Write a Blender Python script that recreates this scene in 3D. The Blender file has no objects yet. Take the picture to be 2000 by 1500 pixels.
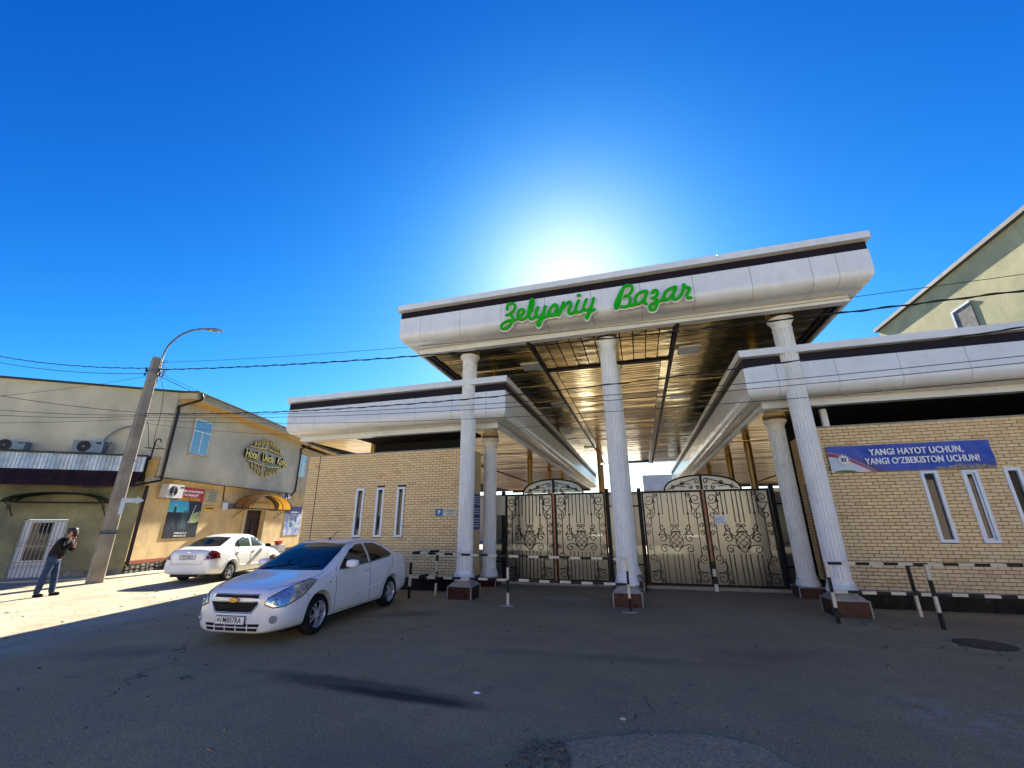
import bpy, bmesh, math, random
from mathutils import Vector, Matrix
from mathutils.bvhtree import BVHTree
from mathutils.geometry import tessellate_polygon
R = math.radians
rnd = random.Random(7)
sc = bpy.context.scene
COL = sc.collection

# ------------------------------------------------------------------ camera
PITCH, ROLL, YAW = R(18.352), R(-0.377), R(16.233)
fwd = Vector((-math.sin(YAW), math.cos(YAW), 0)); rgt = Vector((math.cos(YAW), math.sin(YAW), 0)); up = Vector((0, 0, 1))
cf = math.cos(PITCH)*fwd + math.sin(PITCH)*up; cu = -math.sin(PITCH)*fwd + math.cos(PITCH)*up
cr = math.cos(ROLL)*rgt + math.sin(ROLL)*cu; cu2 = -math.sin(ROLL)*rgt + math.cos(ROLL)*cu
cam_d = bpy.data.cameras.new('camera'); cam = bpy.data.objects.new('camera', cam_d); COL.objects.link(cam)
M = Matrix.Identity(4)
for i in range(3):
    M[i][0] = cr[i]; M[i][1] = cu2[i]; M[i][2] = -cf[i]
M[0][3], M[1][3], M[2][3] = 0, 0, 1.8
cam.matrix_world = M
cam_d.sensor_width = 36; cam_d.lens = 819.79*36/2000; cam_d.clip_start = 0.05; cam_d.clip_end = 3000
sc.camera = cam

# ------------------------------------------------------------------ light
SUN_EL, SUN_AZ = R(32.36), R(-7.34)       # azimuth measured from +Y towards +X
world = bpy.data.worlds.new('World'); sc.world = world; world.use_nodes = True
wn = world.node_tree; wn.nodes.clear()
sky = wn.nodes.new('ShaderNodeTexSky'); sky.sky_type = 'NISHITA'; sky.sun_disc = False
sky.sun_elevation = SUN_EL; sky.sun_rotation = SUN_AZ
sky.altitude = 450; sky.air_density = 1.0; sky.dust_density = 0.48; sky.ozone_density = 3.0
# clear, dry, deep-blue air: soft toe on red and green keeps the aureole white and the rest saturated
sp = wn.nodes.new('ShaderNodeSeparateColor'); cmb = wn.nodes.new('ShaderNodeCombineColor'); wn.links.new(sky.outputs[0], sp.inputs[0])
def toe(i, k):          # x^3 / (x^2 + k^2)
    def mth(op, p, q_):
        n_ = wn.nodes.new('ShaderNodeMath'); n_.operation = op
        for v_, sk in ((p, n_.inputs[0]), (q_, n_.inputs[1])):
            if isinstance(v_, (int, float)): sk.default_value = v_
            else: wn.links.new(v_, sk)
        return n_.outputs[0]
    x_ = sp.outputs[i]; x2 = mth('MULTIPLY', x_, x_)
    wn.links.new(mth('DIVIDE', mth('MULTIPLY', x2, x_), mth('ADD', x2, k*k)), cmb.inputs[i])
toe(0, 6.2)
g2 = wn.nodes.new('ShaderNodeMath'); g2.operation = 'MULTIPLY'; ga = wn.nodes.new('ShaderNodeMath'); ga.operation = 'ADD'; ga.inputs[1].default_value = 3.8; gd = wn.nodes.new('ShaderNodeMath'); gd.operation = 'DIVIDE'
wn.links.new(sp.outputs[1], g2.inputs[0]); wn.links.new(sp.outputs[1], g2.inputs[1]); wn.links.new(sp.outputs[1], ga.inputs[0]); wn.links.new(g2.outputs[0], gd.inputs[0]); wn.links.new(ga.outputs[0], gd.inputs[1]); wn.links.new(gd.outputs[0], cmb.inputs[1]); bl = wn.nodes.new('ShaderNodeMath'); bl.operation = 'MULTIPLY'; bl.inputs[1].default_value = 0.77; wn.links.new(sp.outputs[2], bl.inputs[0]); wn.links.new(bl.outputs[0], cmb.inputs[2])
bg = wn.nodes.new('ShaderNodeBackground'); bg.inputs['Strength'].default_value = 0.078
wo = wn.nodes.new('ShaderNodeOutputWorld')
wn.links.new(cmb.outputs[0], bg.inputs[0]); wn.links.new(bg.outputs[0], wo.inputs[0])
sd = bpy.data.lights.new('sun', 'SUN'); sd.energy = 5.0; sd.angle = R(0.5); sd.color = (1, 0.93, 0.80)
so = bpy.data.objects.new('sun', sd); COL.objects.link(so)
sv = Vector((math.sin(SUN_AZ)*math.cos(SUN_EL), math.cos(SUN_AZ)*math.cos(SUN_EL), math.sin(SUN_EL)))
so.rotation_euler = sv.to_track_quat('Z', 'Y').to_euler(); so.location = sv*100
sc.view_settings.view_transform = 'Standard'; sc.view_settings.look = 'None'
sc.view_settings.exposure = 1.78; sc.view_settings.gamma = 1.0; sc.view_settings.use_curve_mapping = False

# ------------------------------------------------------------------ materials
class NT:
    def __init__(s, name):
        s.m = bpy.data.materials.new(name); s.m.use_nodes = True; s.t = s.m.node_tree
        s.b = s.t.nodes['Principled BSDF']; s.o = s.t.nodes['Material Output']
    def n(s, typ, **k):
        x = s.t.nodes.new(typ)
        for a, v in k.items():
            if a.startswith('_'): x.inputs[a[1:].replace('_', ' ')].default_value = v
            else: setattr(x, a, v)
        return x
    def l(s, a, b): s.t.links.new(a, b)
    def coord(s, kind='Object', scale=(1, 1, 1)):
        if kind == 'World': c = s.n('ShaderNodeNewGeometry').outputs['Position']
        else: c = s.n('ShaderNodeTexCoord').outputs[kind]
        mp = s.n('ShaderNodeMapping'); mp.inputs['Scale'].default_value = scale; s.l(c, mp.inputs[0]); return mp.outputs[0]
    def noise(s, co, scale, detail=4, rough=0.55):
        x = s.n('ShaderNodeTexNoise'); x.inputs['Scale'].default_value = scale; x.inputs['Detail'].default_value = detail; x.inputs['Roughness'].default_value = rough
        s.l(co, x.inputs['Vector']); return x.outputs['Fac']
    def ramp(s, f, a, b, ca=(0, 0, 0, 1), cb=(1, 1, 1, 1)):
        x = s.n('ShaderNodeValToRGB'); e = x.color_ramp.elements
        e[0].position = a; e[0].color = ca; e[1].position = b; e[1].color = cb; s.l(f, x.inputs[0]); return x.outputs[0]
    def mix(s, f, a, b, mode='MIX'):
        x = s.n('ShaderNodeMix', data_type='RGBA', blend_type=mode)
        for v, sk in ((f, x.inputs[0]), (a, x.inputs[6]), (b, x.inputs[7])):
            if hasattr(v, 'links'): s.l(v, sk)
            else: sk.default_value = v if not isinstance(v, tuple) else (v+(1,) if len(v) == 3 else v)
        return x.outputs[2]
    def math(s, op, a, b=None, c=None):
        x = s.n('ShaderNodeMath', operation=op)
        for v, sk in zip((a, b, c), x.inputs):
            if v is None: continue
            if hasattr(v, 'links'): s.l(v, sk)
            else: sk.default_value = v
        return x.outputs[0]
    def bump(s, h, strength=0.3, dist=0.01):
        x = s.n('ShaderNodeBump'); x.inputs['Strength'].default_value = strength; x.inputs['Distance'].default_value = dist
        s.l(h, x.inputs['Height']); s.l(x.outputs[0], s.b.inputs['Normal'])
    def base(s, c):
        if hasattr(c, 'links'): s.l(c, s.b.inputs['Base Color'])
        else: s.b.inputs['Base Color'].default_value = tuple(c)+(1,)
    def set(s, **k):
        for a, v in k.items(): s.b.inputs[a.replace('_', ' ')].default_value = v
        return s

def pm(name, col, rough=0.6, metal=0.0, var=0.15, vs=3.0, dirt=0.0, dcol=(0.12, 0.10, 0.08), ds=1.2, bump=0.0, bs=60.0, kind='World', bd=0.01, spec=0.5, coat=0.0, streak=0.0):
    t = NT(name); co = t.coord(kind)
    f = t.noise(co, vs, 5)
    lo = tuple(c*(1-var) for c in col); hi = tuple(min(1, c*(1+var)) for c in col)
    c = t.mix(t.ramp(f, 0.3, 0.7), lo, hi)
    if dirt:
        d = t.math('MULTIPLY', t.ramp(t.noise(co, ds, 8, 0.7), 0.48, 0.75), dirt); c = t.mix(d, c, dcol)
    if streak:
        c3 = t.coord(kind, (7, 7, 0.45)); d3 = t.math('MULTIPLY', t.ramp(t.noise(c3, 1.0, 6, 0.65), 0.52, 0.78), streak); d3 = t.math('MULTIPLY', d3, t.ramp(t.noise(co, 0.7, 3), 0.4, 0.6)); c = t.mix(d3, c, dcol)
    t.base(c); t.set(Roughness=rough, Metallic=metal); t.b.inputs['Specular IOR Level'].default_value = spec
    if coat: t.b.inputs['Coat Weight'].default_value = coat; t.b.inputs['Coat Roughness'].default_value = 0.05
    rr = t.math('ADD', t.math('MULTIPLY', f, 0.2), rough-0.1); t.l(rr, t.b.inputs['Roughness'])
    if bump: t.bump(t.noise(co, bs, 3, 0.6), bump, bd)
    return t.m

MAT = {}
MAT['panel'] = pm('white_composite_panel', (0.78, 0.78, 0.76), 0.24, 0, 0.04, 0.6, 0.2, (0.38, 0.33, 0.28), 2.5, 0.10, 1.0, bd=0.04, streak=0.3)
MAT['band'] = pm('dark_brown_band', (0.016, 0.009, 0.014), 0.5, 0, 0.2, 2, spec=0.18)
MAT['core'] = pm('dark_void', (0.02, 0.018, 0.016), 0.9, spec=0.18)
MAT['column'] = pm('painted_column', (0.87, 0.85, 0.80), 0.55, 0, 0.05, 2, 0.35, (0.40, 0.36, 0.28), 4.0, 0.15, 40, streak=0.6)
MAT['cream'] = pm('cream_plaster', (0.60, 0.52, 0.36), 0.7, 0, 0.1, 3, 0.3, (0.3, 0.24, 0.15), 4)
MAT['plinth'] = pm('maroon_tile', (0.050, 0.008, 0.007), 0.3, 0, 0.3, 6, 0.12, (0.08, 0.05, 0.04), 3)
MAT['grout'] = pm('white_grout', (0.36, 0.34, 0.31), 0.8, 0, 0.2, 8, 0.4)
MAT['cement'] = pm('smeared_cement', (0.34, 0.31, 0.27), 0.8, 0, 0.35, 6, 0.5, (0.12, 0.12, 0.12), 6, 0.6, 25)
MAT['mortar'] = pm('dark_mortar', (0.045, 0.032, 0.02), 0.95, 0, 0.2, 10)
MAT['black_iron'] = pm('black_iron', (0.008, 0.008, 0.009), 0.42, 0.2, 0.3, 10, spec=0.18)
MAT['rust'] = pm('bare_rusty_tube', (0.30, 0.13, 0.055), 0.5, 0.4, 0.4, 8, 0.4, (0.05, 0.03, 0.02), 6)
MAT['black_paint'] = pm('black_paint', (0.010, 0.010, 0.012), 0.4, 0, 0.3, 10, 0.3, (0.12, 0.11, 0.10), 12, spec=0.18)
MAT['cream_paint'] = pm('cream_paint', (0.66, 0.58, 0.42), 0.5, 0, 0.12, 6, 0.35, (0.25, 0.2, 0.14), 10)
MAT['gold_post'] = pm('gold_post', (0.36, 0.21, 0.06), 0.35, 0.5, 0.2, 2)
MAT['upvc'] = pm('white_plastic', (0.72, 0.76, 0.80), 0.3, 0, 0.05, 3, 0.15, (0.35, 0.33, 0.3), 5)
MAT['green_sign'] = pm('green_letter', (0.004, 0.42, 0.002), 0.5, 0, 0.1, 2, spec=0.2)
MAT['white_sign'] = pm('letter_backing', (0.75, 0.78, 0.72), 0.4, 0, 0.05, 2)
MAT['wire'] = pm('cable', (0.015, 0.015, 0.018), 0.6, 0, 0.2, 5, spec=0.18)
MAT['pipe'] = pm('brown_pipe', (0.030, 0.020, 0.018), 0.4, 0, 0.3, 4, spec=0.18)
MAT['rubber'] = pm('rubber', (0.012, 0.012, 0.013), 0.8, 0, 0.3, 20, 0.4, (0.08, 0.07, 0.06), 8, spec=0.18)
MAT['chrome'] = pm('chrome', (0.75, 0.75, 0.76), 0.12, 1.0, 0.05, 3)
MAT['alloy'] = pm('alloy_wheel', (0.62, 0.62, 0.64), 0.3, 0.45, 0.1, 5)
MAT['dark_plastic'] = pm('dark_plastic', (0.012, 0.012, 0.013), 0.45, 0, 0.3, 10, spec=0.18)
MAT['gold_badge'] = pm('gold_badge', (0.65, 0.40, 0.10), 0.25, 0.8, 0.1, 10)
MAT['red_lamp'] = pm('red_lamp', (0.16, 0.006, 0.008), 0.12, 0, 0.3, 12, coat=1.0)
MAT['black_print'] = pm('black_print', (0.01, 0.01, 0.01), 0.6, 0, 0.1, 5, spec=0.18)
MAT['white_print'] = pm('white_print', (0.88, 0.88, 0.88), 0.6, 0, 0.05, 5)
MAT['concrete_pole'] = pm('pole_concrete', (0.30, 0.255, 0.19), 0.9, 0, 0.25, 1.6, 0.5, (0.14, 0.12, 0.09), 3, 0.6, 30)
MAT['grey_metal'] = pm('grey_metal', (0.22, 0.23, 0.25), 0.4, 0.6, 0.15, 4)
MAT['galv'] = pm('galvanised_sheet', (0.50, 0.53, 0.56), 0.38, 0.75, 0.2, 4, 0.3, (0.25, 0.2, 0.15), 3)
MAT['purple'] = pm('plum_roof_tile', (0.034, 0.014, 0.014), 0.55, 0.0, 0.3, 3, spec=0.18)
MAT['stucco_green'] = pm('grey_green_stucco', (0.58, 0.52, 0.36), 0.9, 0, 0.2, 0.8, 0.5, (0.42, 0.40, 0.26), 0.7, 0.7, 45, bd=0.015, streak=0.8)
MAT['stucco_ochre'] = pm('ochre_stucco', (0.66, 0.47, 0.22), 0.9, 0, 0.18, 1.2, 0.5, (0.36, 0.25, 0.12), 1.5, 0.7, 45, bd=0.015, streak=0.8)
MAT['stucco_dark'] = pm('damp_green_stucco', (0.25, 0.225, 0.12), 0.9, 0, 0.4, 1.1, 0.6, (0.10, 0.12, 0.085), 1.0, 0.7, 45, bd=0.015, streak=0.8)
MAT['stucco_far'] = pm('rough_olive_plaster', (0.50, 0.45, 0.24), 0.95, 0, 0.2, 0.9, 0.6, (0.38, 0.35, 0.19), 1.3, 0.6, 22, bd=0.03, streak=0.8)
MAT['roof_sheet'] = pm('dark_roof_sheet', (0.05, 0.05, 0.055), 0.5, 0.3, 0.3, 3, spec=0.18)
MAT['cornice_ochre'] = pm('ochre_cornice', (0.52, 0.43, 0.25), 0.85, 0, 0.12, 2, 0.2, (0.3, 0.22, 0.1), 3)
MAT['soffit_ochre'] = pm('orange_soffit', (0.52, 0.33, 0.10), 0.85, 0, 0.12, 2)
MAT['stone_dark'] = pm('rubble_stone', (0.20, 0.19, 0.16), 0.9, 0, 0.5, 5, 0.5, (0.05, 0.05, 0.04), 6, 0.8, 20)
MAT['red_line'] = pm('oxide_red_band', (0.30, 0.075, 0.035), 0.8, 0, 0.2, 4)
MAT['brown_door'] = pm('brown_door', (0.19, 0.055, 0.025), 0.45, 0, 0.2, 3)
MAT['dark_door'] = pm('dark_door', (0.035, 0.016, 0.014), 0.4, 0, 0.3, 5, spec=0.18)
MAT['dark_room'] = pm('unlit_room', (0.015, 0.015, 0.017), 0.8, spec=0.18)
MAT['curtain'] = pm('curtain', (0.16, 0.15, 0.14), 0.9, 0, 0.3, 6)
MAT['ac_white'] = pm('ac_casing', (0.60, 0.60, 0.56), 0.5, 0, 0.05, 4, 0.3, (0.3, 0.28, 0.22), 5)
MAT['ac_blue'] = pm('blue_grey_casing', (0.16, 0.22, 0.26), 0.5, 0, 0.15, 4)
MAT['gold_letter'] = pm('gold_letter', (0.80, 0.52, 0.09), 0.35, 0.35, 0.1, 6)
MAT['red_plastic'] = pm('red_plastic', (0.50, 0.012, 0.015), 0.35, 0, 0.1, 5)
MAT['market_wall'] = pm('beige_market_wall', (0.50, 0.42, 0.33), 0.8, 0, 0.15, 0.5, 0.2)
MAT['cabin'] = pm('blue_grey_cabin', (0.66, 0.76, 0.84), 0.5, 0.1, 0.2, 1)
MAT['jacket'] = pm('black_jacket', (0.010, 0.010, 0.012), 0.8, 0, 0.3, 12, bump=0.5, bs=18, bd=0.02, spec=0.18)
MAT['jeans'] = pm('blue_jeans', (0.010, 0.035, 0.095), 0.85, 0, 0.45, 9, bump=0.5, bs=22, bd=0.015)
MAT['skin'] = pm('skin', (0.42, 0.22, 0.15), 0.5, 0, 0.1, 12)
MAT['hair'] = pm('hair', (0.012, 0.009, 0.008), 0.6, 0, 0.3, 40)
MAT['slab'] = pm('black_granite_base', (0.012, 0.009, 0.010), 0.25, 0, 0.4, 6, 0.2, (0.06, 0.05, 0.05), 4, spec=0.18)

def glass_mat(name, col, rough=0.03, ior=1.5):
    t = NT(name); t.base(col); t.set(Roughness=rough); t.b.inputs['IOR'].default_value = ior
    co = t.coord('World'); t.bump(t.noise(co, 1.3, 2), 0.08, 0.02); return t.m
MAT['car_glass'] = glass_mat('tinted_car_glass', (0.004, 0.006, 0.009), 0.02, 1.5)
MAT['car_glass_green'] = glass_mat('green_car_glass', (0.05, 0.075, 0.06))
MAT['window_glass'] = glass_mat('window_glass', (0.012, 0.016, 0.02), 0.03, 1.42)
MAT['pane_sky'] = glass_mat('hotel_window_glass', (0.02, 0.035, 0.05), 0.03, 2.4)
MAT['head_glass'] = glass_mat('headlamp_lens', (0.55, 0.57, 0.60), 0.12)
MAT['head_glass'].node_tree.nodes['Principled BSDF'].inputs['Metallic'].default_value = 0.7

def make_paint():
    t = NT('white_car_paint'); co = t.coord('Object')
    f = t.noise(co, 4, 6, 0.7)
    c = t.mix(t.ramp(f, 0.45, 0.8), (0.93, 0.92, 0.89), (0.87, 0.85, 0.81))
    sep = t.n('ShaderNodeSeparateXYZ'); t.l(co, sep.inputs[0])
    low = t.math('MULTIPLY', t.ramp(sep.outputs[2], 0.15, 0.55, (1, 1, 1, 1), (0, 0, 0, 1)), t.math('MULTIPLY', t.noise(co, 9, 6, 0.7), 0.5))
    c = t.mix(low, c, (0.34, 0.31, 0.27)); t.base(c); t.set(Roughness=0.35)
    t.b.inputs['Coat Weight'].default_value = 1.0; t.b.inputs['Coat Roughness'].default_value = 0.06; return t.m
MAT['paint'] = make_paint()

def make_brick():
    t = NT('tan_facing_brick')
    oi = t.n('ShaderNodeObjectInfo'); at = t.n('ShaderNodeAttribute', attribute_name='rnd')
    r = t.math('FRACT', t.math('ADD', t.math('MULTIPLY', oi.outputs['Random'], 7.13), at.outputs['Fac']))
    x = t.n('ShaderNodeValToRGB'); t.l(r, x.inputs[0]); e = x.color_ramp.elements
    e[0].color = (0.900, 0.635, 0.312, 1); e[1].color = (0.870, 0.589, 0.281, 1)
    for p, c in ((0.2, (0.930, 0.699, 0.367, 1)), (0.35, (0.840, 0.570, 0.273, 1)), (0.5, (0.920, 0.635, 0.328, 1)), (0.65, (0.930, 0.681, 0.335, 1)), (0.8, (0.880, 0.589, 0.296, 1)), (0.93, (0.840, 0.616, 0.312, 1)), (0.97, (0.760, 0.460, 0.203, 1))):
        k = x.color_ramp.elements.new(p); k.color = c
    co = t.coord('World'); f = t.noise(co, 45, 4, 0.7); big = t.noise(co, 0.7, 3)
    c = t.mix(t.ramp(f, 0.35, 0.75), x.outputs[0], (0.55, 0.40, 0.22)); t.l(t.math('MULTIPLY', t.ramp(f, 0.4, 0.8), 0.35), c.node.inputs[0])
    c = t.mix(t.math('MULTIPLY', t.ramp(big, 0.5, 0.75), 0.25), c, (0.62, 0.52, 0.32))
    sz = t.n('ShaderNodeSeparateXYZ'); t.l(t.coord('World'), sz.inputs[0]); dz = t.math('MULTIPLY', t.ramp(sz.outputs[2], 0.35, 1.0, (1, 1, 1, 1), (0, 0, 0, 1)), t.ramp(t.noise(co, 2.2, 6, 0.7), 0.38, 0.6)); c = t.mix(t.math('MULTIPLY', dz, 0.45), c, (0.42, 0.33, 0.19))
    st_ = t.ramp(t.noise(t.coord('World', (4, 4, 0.4)), 1.0, 6, 0.65), 0.55, 0.75); c = t.mix(t.math('MULTIPLY', st_, 0.28), c, (0.50, 0.38, 0.22))
    t.base(c); t.set(Roughness=0.8); t.bump(f, 0.35, 0.004); return t.m
MAT['brick'] = make_brick()

def make_ceiling():
    t = NT('gold_mirror_slat'); co = t.coord('World', (0.35, 1.0, 1.0))
    f = t.noise(co, 2.2, 3); oi = t.n('ShaderNodeObjectInfo')
    c = t.mix(oi.outputs['Random'], (0.52, 0.38, 0.145), (0.68, 0.53, 0.25))
    t.base(c); t.set(Metallic=0.93, Roughness=0.19); t.bump(f, 0.45, 0.06); return t.m
MAT['slat'] = make_ceiling()

def make_asphalt():
    t = NT('asphalt'); co = t.coord('World')
    sep = t.n('ShaderNodeSeparateXYZ'); t.l(co, sep.inputs[0]); X, Y = sep.outputs[0], sep.outputs[1]
    fine = t.noise(co, 48, 3, 0.8); mid = t.noise(co, 15, 5, 0.8); big = t.noise(co, 0.55, 6, 0.62); med = t.noise(co, 2.3, 7, 0.68)
    c = t.mix(t.ramp(big, 0.35, 0.68), (0.42, 0.30, 0.135), (0.54, 0.395, 0.18))
    c = t.mix(t.math('MULTIPLY', t.ramp(med, 0.45, 0.75), 0.45), c, (0.21, 0.165, 0.112))
    c = t.mix(t.math('MULTIPLY', t.ramp(mid, 0.40, 0.66, (1, 1, 1, 1), (0, 0, 0, 1)), 0.40), c, (0.19, 0.145, 0.08))
    c = t.mix(t.math('MULTIPLY', t.ramp(fine, 0.54, 0.66), 0.80), c, (0.74, 0.58, 0.33))
    c = t.mix(t.math('MULTIPLY', t.ramp(fine, 0.34, 0.46, (1, 1, 1, 1), (0, 0, 0, 1)), 0.6), c, (0.11, 0.088, 0.062))
    def blob(cx, cy, rx, ry, ang, soft=0.35, nz=0.5, sc_=2.0):
        a = math.radians(ang); ca, sa = math.cos(a), math.sin(a)
        dx = t.math('SUBTRACT', X, cx); dy = t.math('SUBTRACT', Y, cy)
        u = t.math('DIVIDE', t.math('ADD', t.math('MULTIPLY', dx, ca), t.math('MULTIPLY', dy, sa)), rx)
        v = t.math('DIVIDE', t.math('SUBTRACT', t.math('MULTIPLY', dy, ca), t.math('MULTIPLY', dx, sa)), ry)
        d = t.math('SQRT', t.math('ADD', t.math('MULTIPLY', u, u), t.math('MULTIPLY', v, v)))
        d = t.math('ADD', d, t.math('MULTIPLY', t.math('SUBTRACT', t.noise(co, sc_, 6, 0.65), 0.5), nz))
        return t.ramp(d, 1-soft, 1, (1, 1, 1, 1), (0, 0, 0, 1))
    def lay(c, m, k, col): return t.mix(t.math('MULTIPLY', m, k), c, col)
    c = lay(c, blob(-3.35, 5.02, 1.9, 0.27, -5, 0.45, 0.75, 2.2), 0.72, (0.075, 0.068, 0.045))
    c = lay(c, blob(-2.75, 4.90, 1.15, 0.13, -4, 0.5, 0.6, 4), 0.75, (0.030, 0.028, 0.020))
    c = lay(c, blob(-0.6, 6.9, 2.8, 0.22, 3, 0.8, 0.9, 1.2), 0.35, (0.10, 0.085, 0.06))
    c = lay(c, blob(1.6, 7.6, 1.2, 0.5, 10, 0.8, 1.2, 1.8), 0.35, (0.12, 0.10, 0.07))
    c = lay(c, blob(-7.6, 5.3, 0.9, 0.5, 30, 0.8, 1.2, 2.5), 0.45, (0.09, 0.075, 0.05))
    c = lay(c, blob(-4.9, 8.9, 1.0, 0.45, 30, 0.7, 1.0, 2.5), 0.5, (0.09, 0.075, 0.05))       # dark wet streak
    c = lay(c, blob(-1.9, 3.3, 1.5, 1.1, 0, 0.8, 1.2, 1.5), 0.5, (0.19, 0.155, 0.11))           # dusty foreground
    c = lay(c, t.math('MULTIPLY', blob(3.1, 5.7, 1.3, 0.9, -30, 0.6, 1.2, 2.5), t.ramp(t.noise(co, 5, 5, 0.7), 0.5, 0.62)), 0.6, (0.50, 0.46, 0.40))  # pale spill
    c = lay(c, blob(-1.6, 10.6, 3.2, 1.0, 0, 0.8, 1.0, 1.2), 0.4, (0.24, 0.21, 0.16))
    c = lay(c, blob(-2.0, 11.6, 0.9, 0.35, -12, 0.5, 0.8, 3), 0.6, (0.42, 0.38, 0.31))
    c = lay(c, blob(5.0, 10.7, 2.4, 0.75, 0, 0.7, 0.9, 1.6), 0.5, (0.22, 0.19, 0.13))
    # dusty tone over the sunlit side street, part of its brightness painted in
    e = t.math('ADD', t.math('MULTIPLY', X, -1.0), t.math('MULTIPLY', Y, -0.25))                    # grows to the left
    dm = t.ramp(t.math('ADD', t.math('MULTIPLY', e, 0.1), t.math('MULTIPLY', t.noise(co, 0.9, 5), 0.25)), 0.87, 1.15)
    lit_dust = t.mix(t.ramp(t.noise(co, 1.1, 7, 0.7), 0.35, 0.7), (0.33, 0.28, 0.18), (0.52, 0.46, 0.33))
    lit_dust = t.mix(t.math('MULTIPLY', t.ramp(t.noise(co, 7, 6, 0.7), 0.5, 0.7), 0.5), lit_dust, (0.22, 0.18, 0.12))
    c = t.mix(dm, c, lit_dust)
    back_bounce = t.ramp(t.math('ADD', t.math('MULTIPLY', Y, -0.1), t.math('MULTIPLY', t.noise(co, 0.5, 4), 0.3)), 0.35, 0.6); c = t.mix(t.math('MULTIPLY', back_bounce, 0.85), c, lit_dust)  # unseen ground behind the viewer made paler to bounce light onto the facades
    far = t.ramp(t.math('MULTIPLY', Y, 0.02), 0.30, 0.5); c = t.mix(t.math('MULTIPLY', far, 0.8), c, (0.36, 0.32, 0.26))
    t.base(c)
    cr_ = t.n('ShaderNodeTexVoronoi', feature='DISTANCE_TO_EDGE'); cr_.inputs['Scale'].default_value = 0.42
    wv = t.n('ShaderNodeVectorMath', operation='ADD'); nn = t.n('ShaderNodeTexNoise'); nn.inputs['Scale'].default_value = 1.6; nn.inputs['Detail'].default_value = 6
    t.l(co, nn.inputs['Vector']); t.l(co, wv.inputs[0]); t.l(nn.outputs['Color'], wv.inputs[1]); t.l(wv.outputs[0], cr_.inputs['Vector'])
    crack = t.math('MULTIPLY', t.ramp(cr_.outputs['Distance'], 0.0, 0.006, (1, 1, 1, 1), (0, 0, 0, 1)), t.ramp(t.noise(co, 0.35, 3), 0.5, 0.6))
    c2 = t.mix(t.math('MULTIPLY', crack, 0.8), c, (0.012, 0.012, 0.012)); t.base(c2)
    h = t.math('ADD', t.math('MULTIPLY', fine, 0.7), t.math('MULTIPLY', mid, 1.0)); h = t.math('SUBTRACT', h, crack)
    t.set(Roughness=0.88); t.b.inputs['Specular IOR Level'].default_value = 0.3; t.bump(h, 0.9, 0.016); return t.m
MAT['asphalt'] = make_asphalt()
MAT['dust_path'] = pm('dusty_pavement', (0.46, 0.41, 0.30), 0.9, 0, 0.15, 1.5, 0.5, (0.30, 0.25, 0.17), 2.0, 0.5, 60)
MAT['patch'] = pm('newer_asphalt', (0.44, 0.32, 0.16), 0.85, 0, 0.45, 45, 0.3, (0.14, 0.11, 0.07), 2, 0.8, 60)
MAT['rubble'] = pm('rubble', (0.22, 0.165, 0.09), 0.95, 0, 0.7, 14, 0.4, (0.03, 0.035, 0.025), 6, 0.8, 60)
MAT['iron_cover'] = pm('manhole_iron', (0.045, 0.043, 0.04), 0.6, 0.4, 0.3, 20, 0, bump=0.5, bs=40)

def make_poly():
    t = NT('translucent_gate_sheet'); co = t.coord('World', (0.4, 1, 1.5)); f = t.noise(co, 2.0, 4)
    rf = t.n('ShaderNodeBsdfRefraction'); rf.inputs['IOR'].default_value = 1.02; rf.inputs['Roughness'].default_value = 0.34; rf.inputs['Color'].default_value = (0.46, 0.47, 0.45, 1)
    gl = t.n('ShaderNodeBsdfGlossy'); gl.inputs['Roughness'].default_value = 0.22; gl.inputs['Color'].default_value = (0.8, 0.8, 0.78, 1)
    df = t.n('ShaderNodeBsdfDiffuse'); t.l(t.mix(f, (0.11, 0.107, 0.095), (0.19, 0.18, 0.155)), df.inputs['Color'])
    m1 = t.n('ShaderNodeMixShader'); m1.inputs[0].default_value = 0.30; t.l(rf.outputs[0], m1.inputs[1]); t.l(df.outputs[0], m1.inputs[2])
    m2 = t.n('ShaderNodeMixShader'); m2.inputs[0].default_value = 0.16; t.l(m1.outputs[0], m2.inputs[1]); t.l(gl.outputs[0], m2.inputs[2])
    t.l(m2.outputs[0], t.o.inputs[0]); return t.m
MAT['poly'] = make_poly()
MAT['roof_edge'] = pm('dull_grey_roof_edge', (0.09, 0.08, 0.08), 0.7, 0, 0.3, 2)
MAT['added_house_wall'] = pm('added_house_plaster', (0.62, 0.53, 0.40), 0.9, 0, 0.15, 1)  # walls of the added houses, pale to throw warm light across the street
def make_awning(name, col):
    t = NT(name); t1 = t.n('ShaderNodeBsdfTranslucent'); t1.inputs[0].default_value = tuple(col)+(1,); df = t.n('ShaderNodeBsdfDiffuse'); df.inputs[0].default_value = (0.05, 0.045, 0.04, 1)
    tr = t.n('ShaderNodeMixShader'); tr.inputs[0].default_value = 0.6; t.l(t1.outputs[0], tr.inputs[1]); t.l(df.outputs[0], tr.inputs[2]); gl = t.n('ShaderNodeBsdfGlossy'); gl.inputs['Roughness'].default_value = 0.2
    m = t.n('ShaderNodeMixShader'); m.inputs[0].default_value = 0.15; t.l(tr.outputs[0], m.inputs[1]); t.l(gl.outputs[0], m.inputs[2]); t.l(m.outputs[0], t.o.inputs[0]); return t.m
MAT['awning_amber'] = make_awning('amber_polycarbonate', (0.42, 0.20, 0.02))
MAT['awning_green'] = make_awning('green_polycarbonate', (0.10, 0.17, 0.02))

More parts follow.
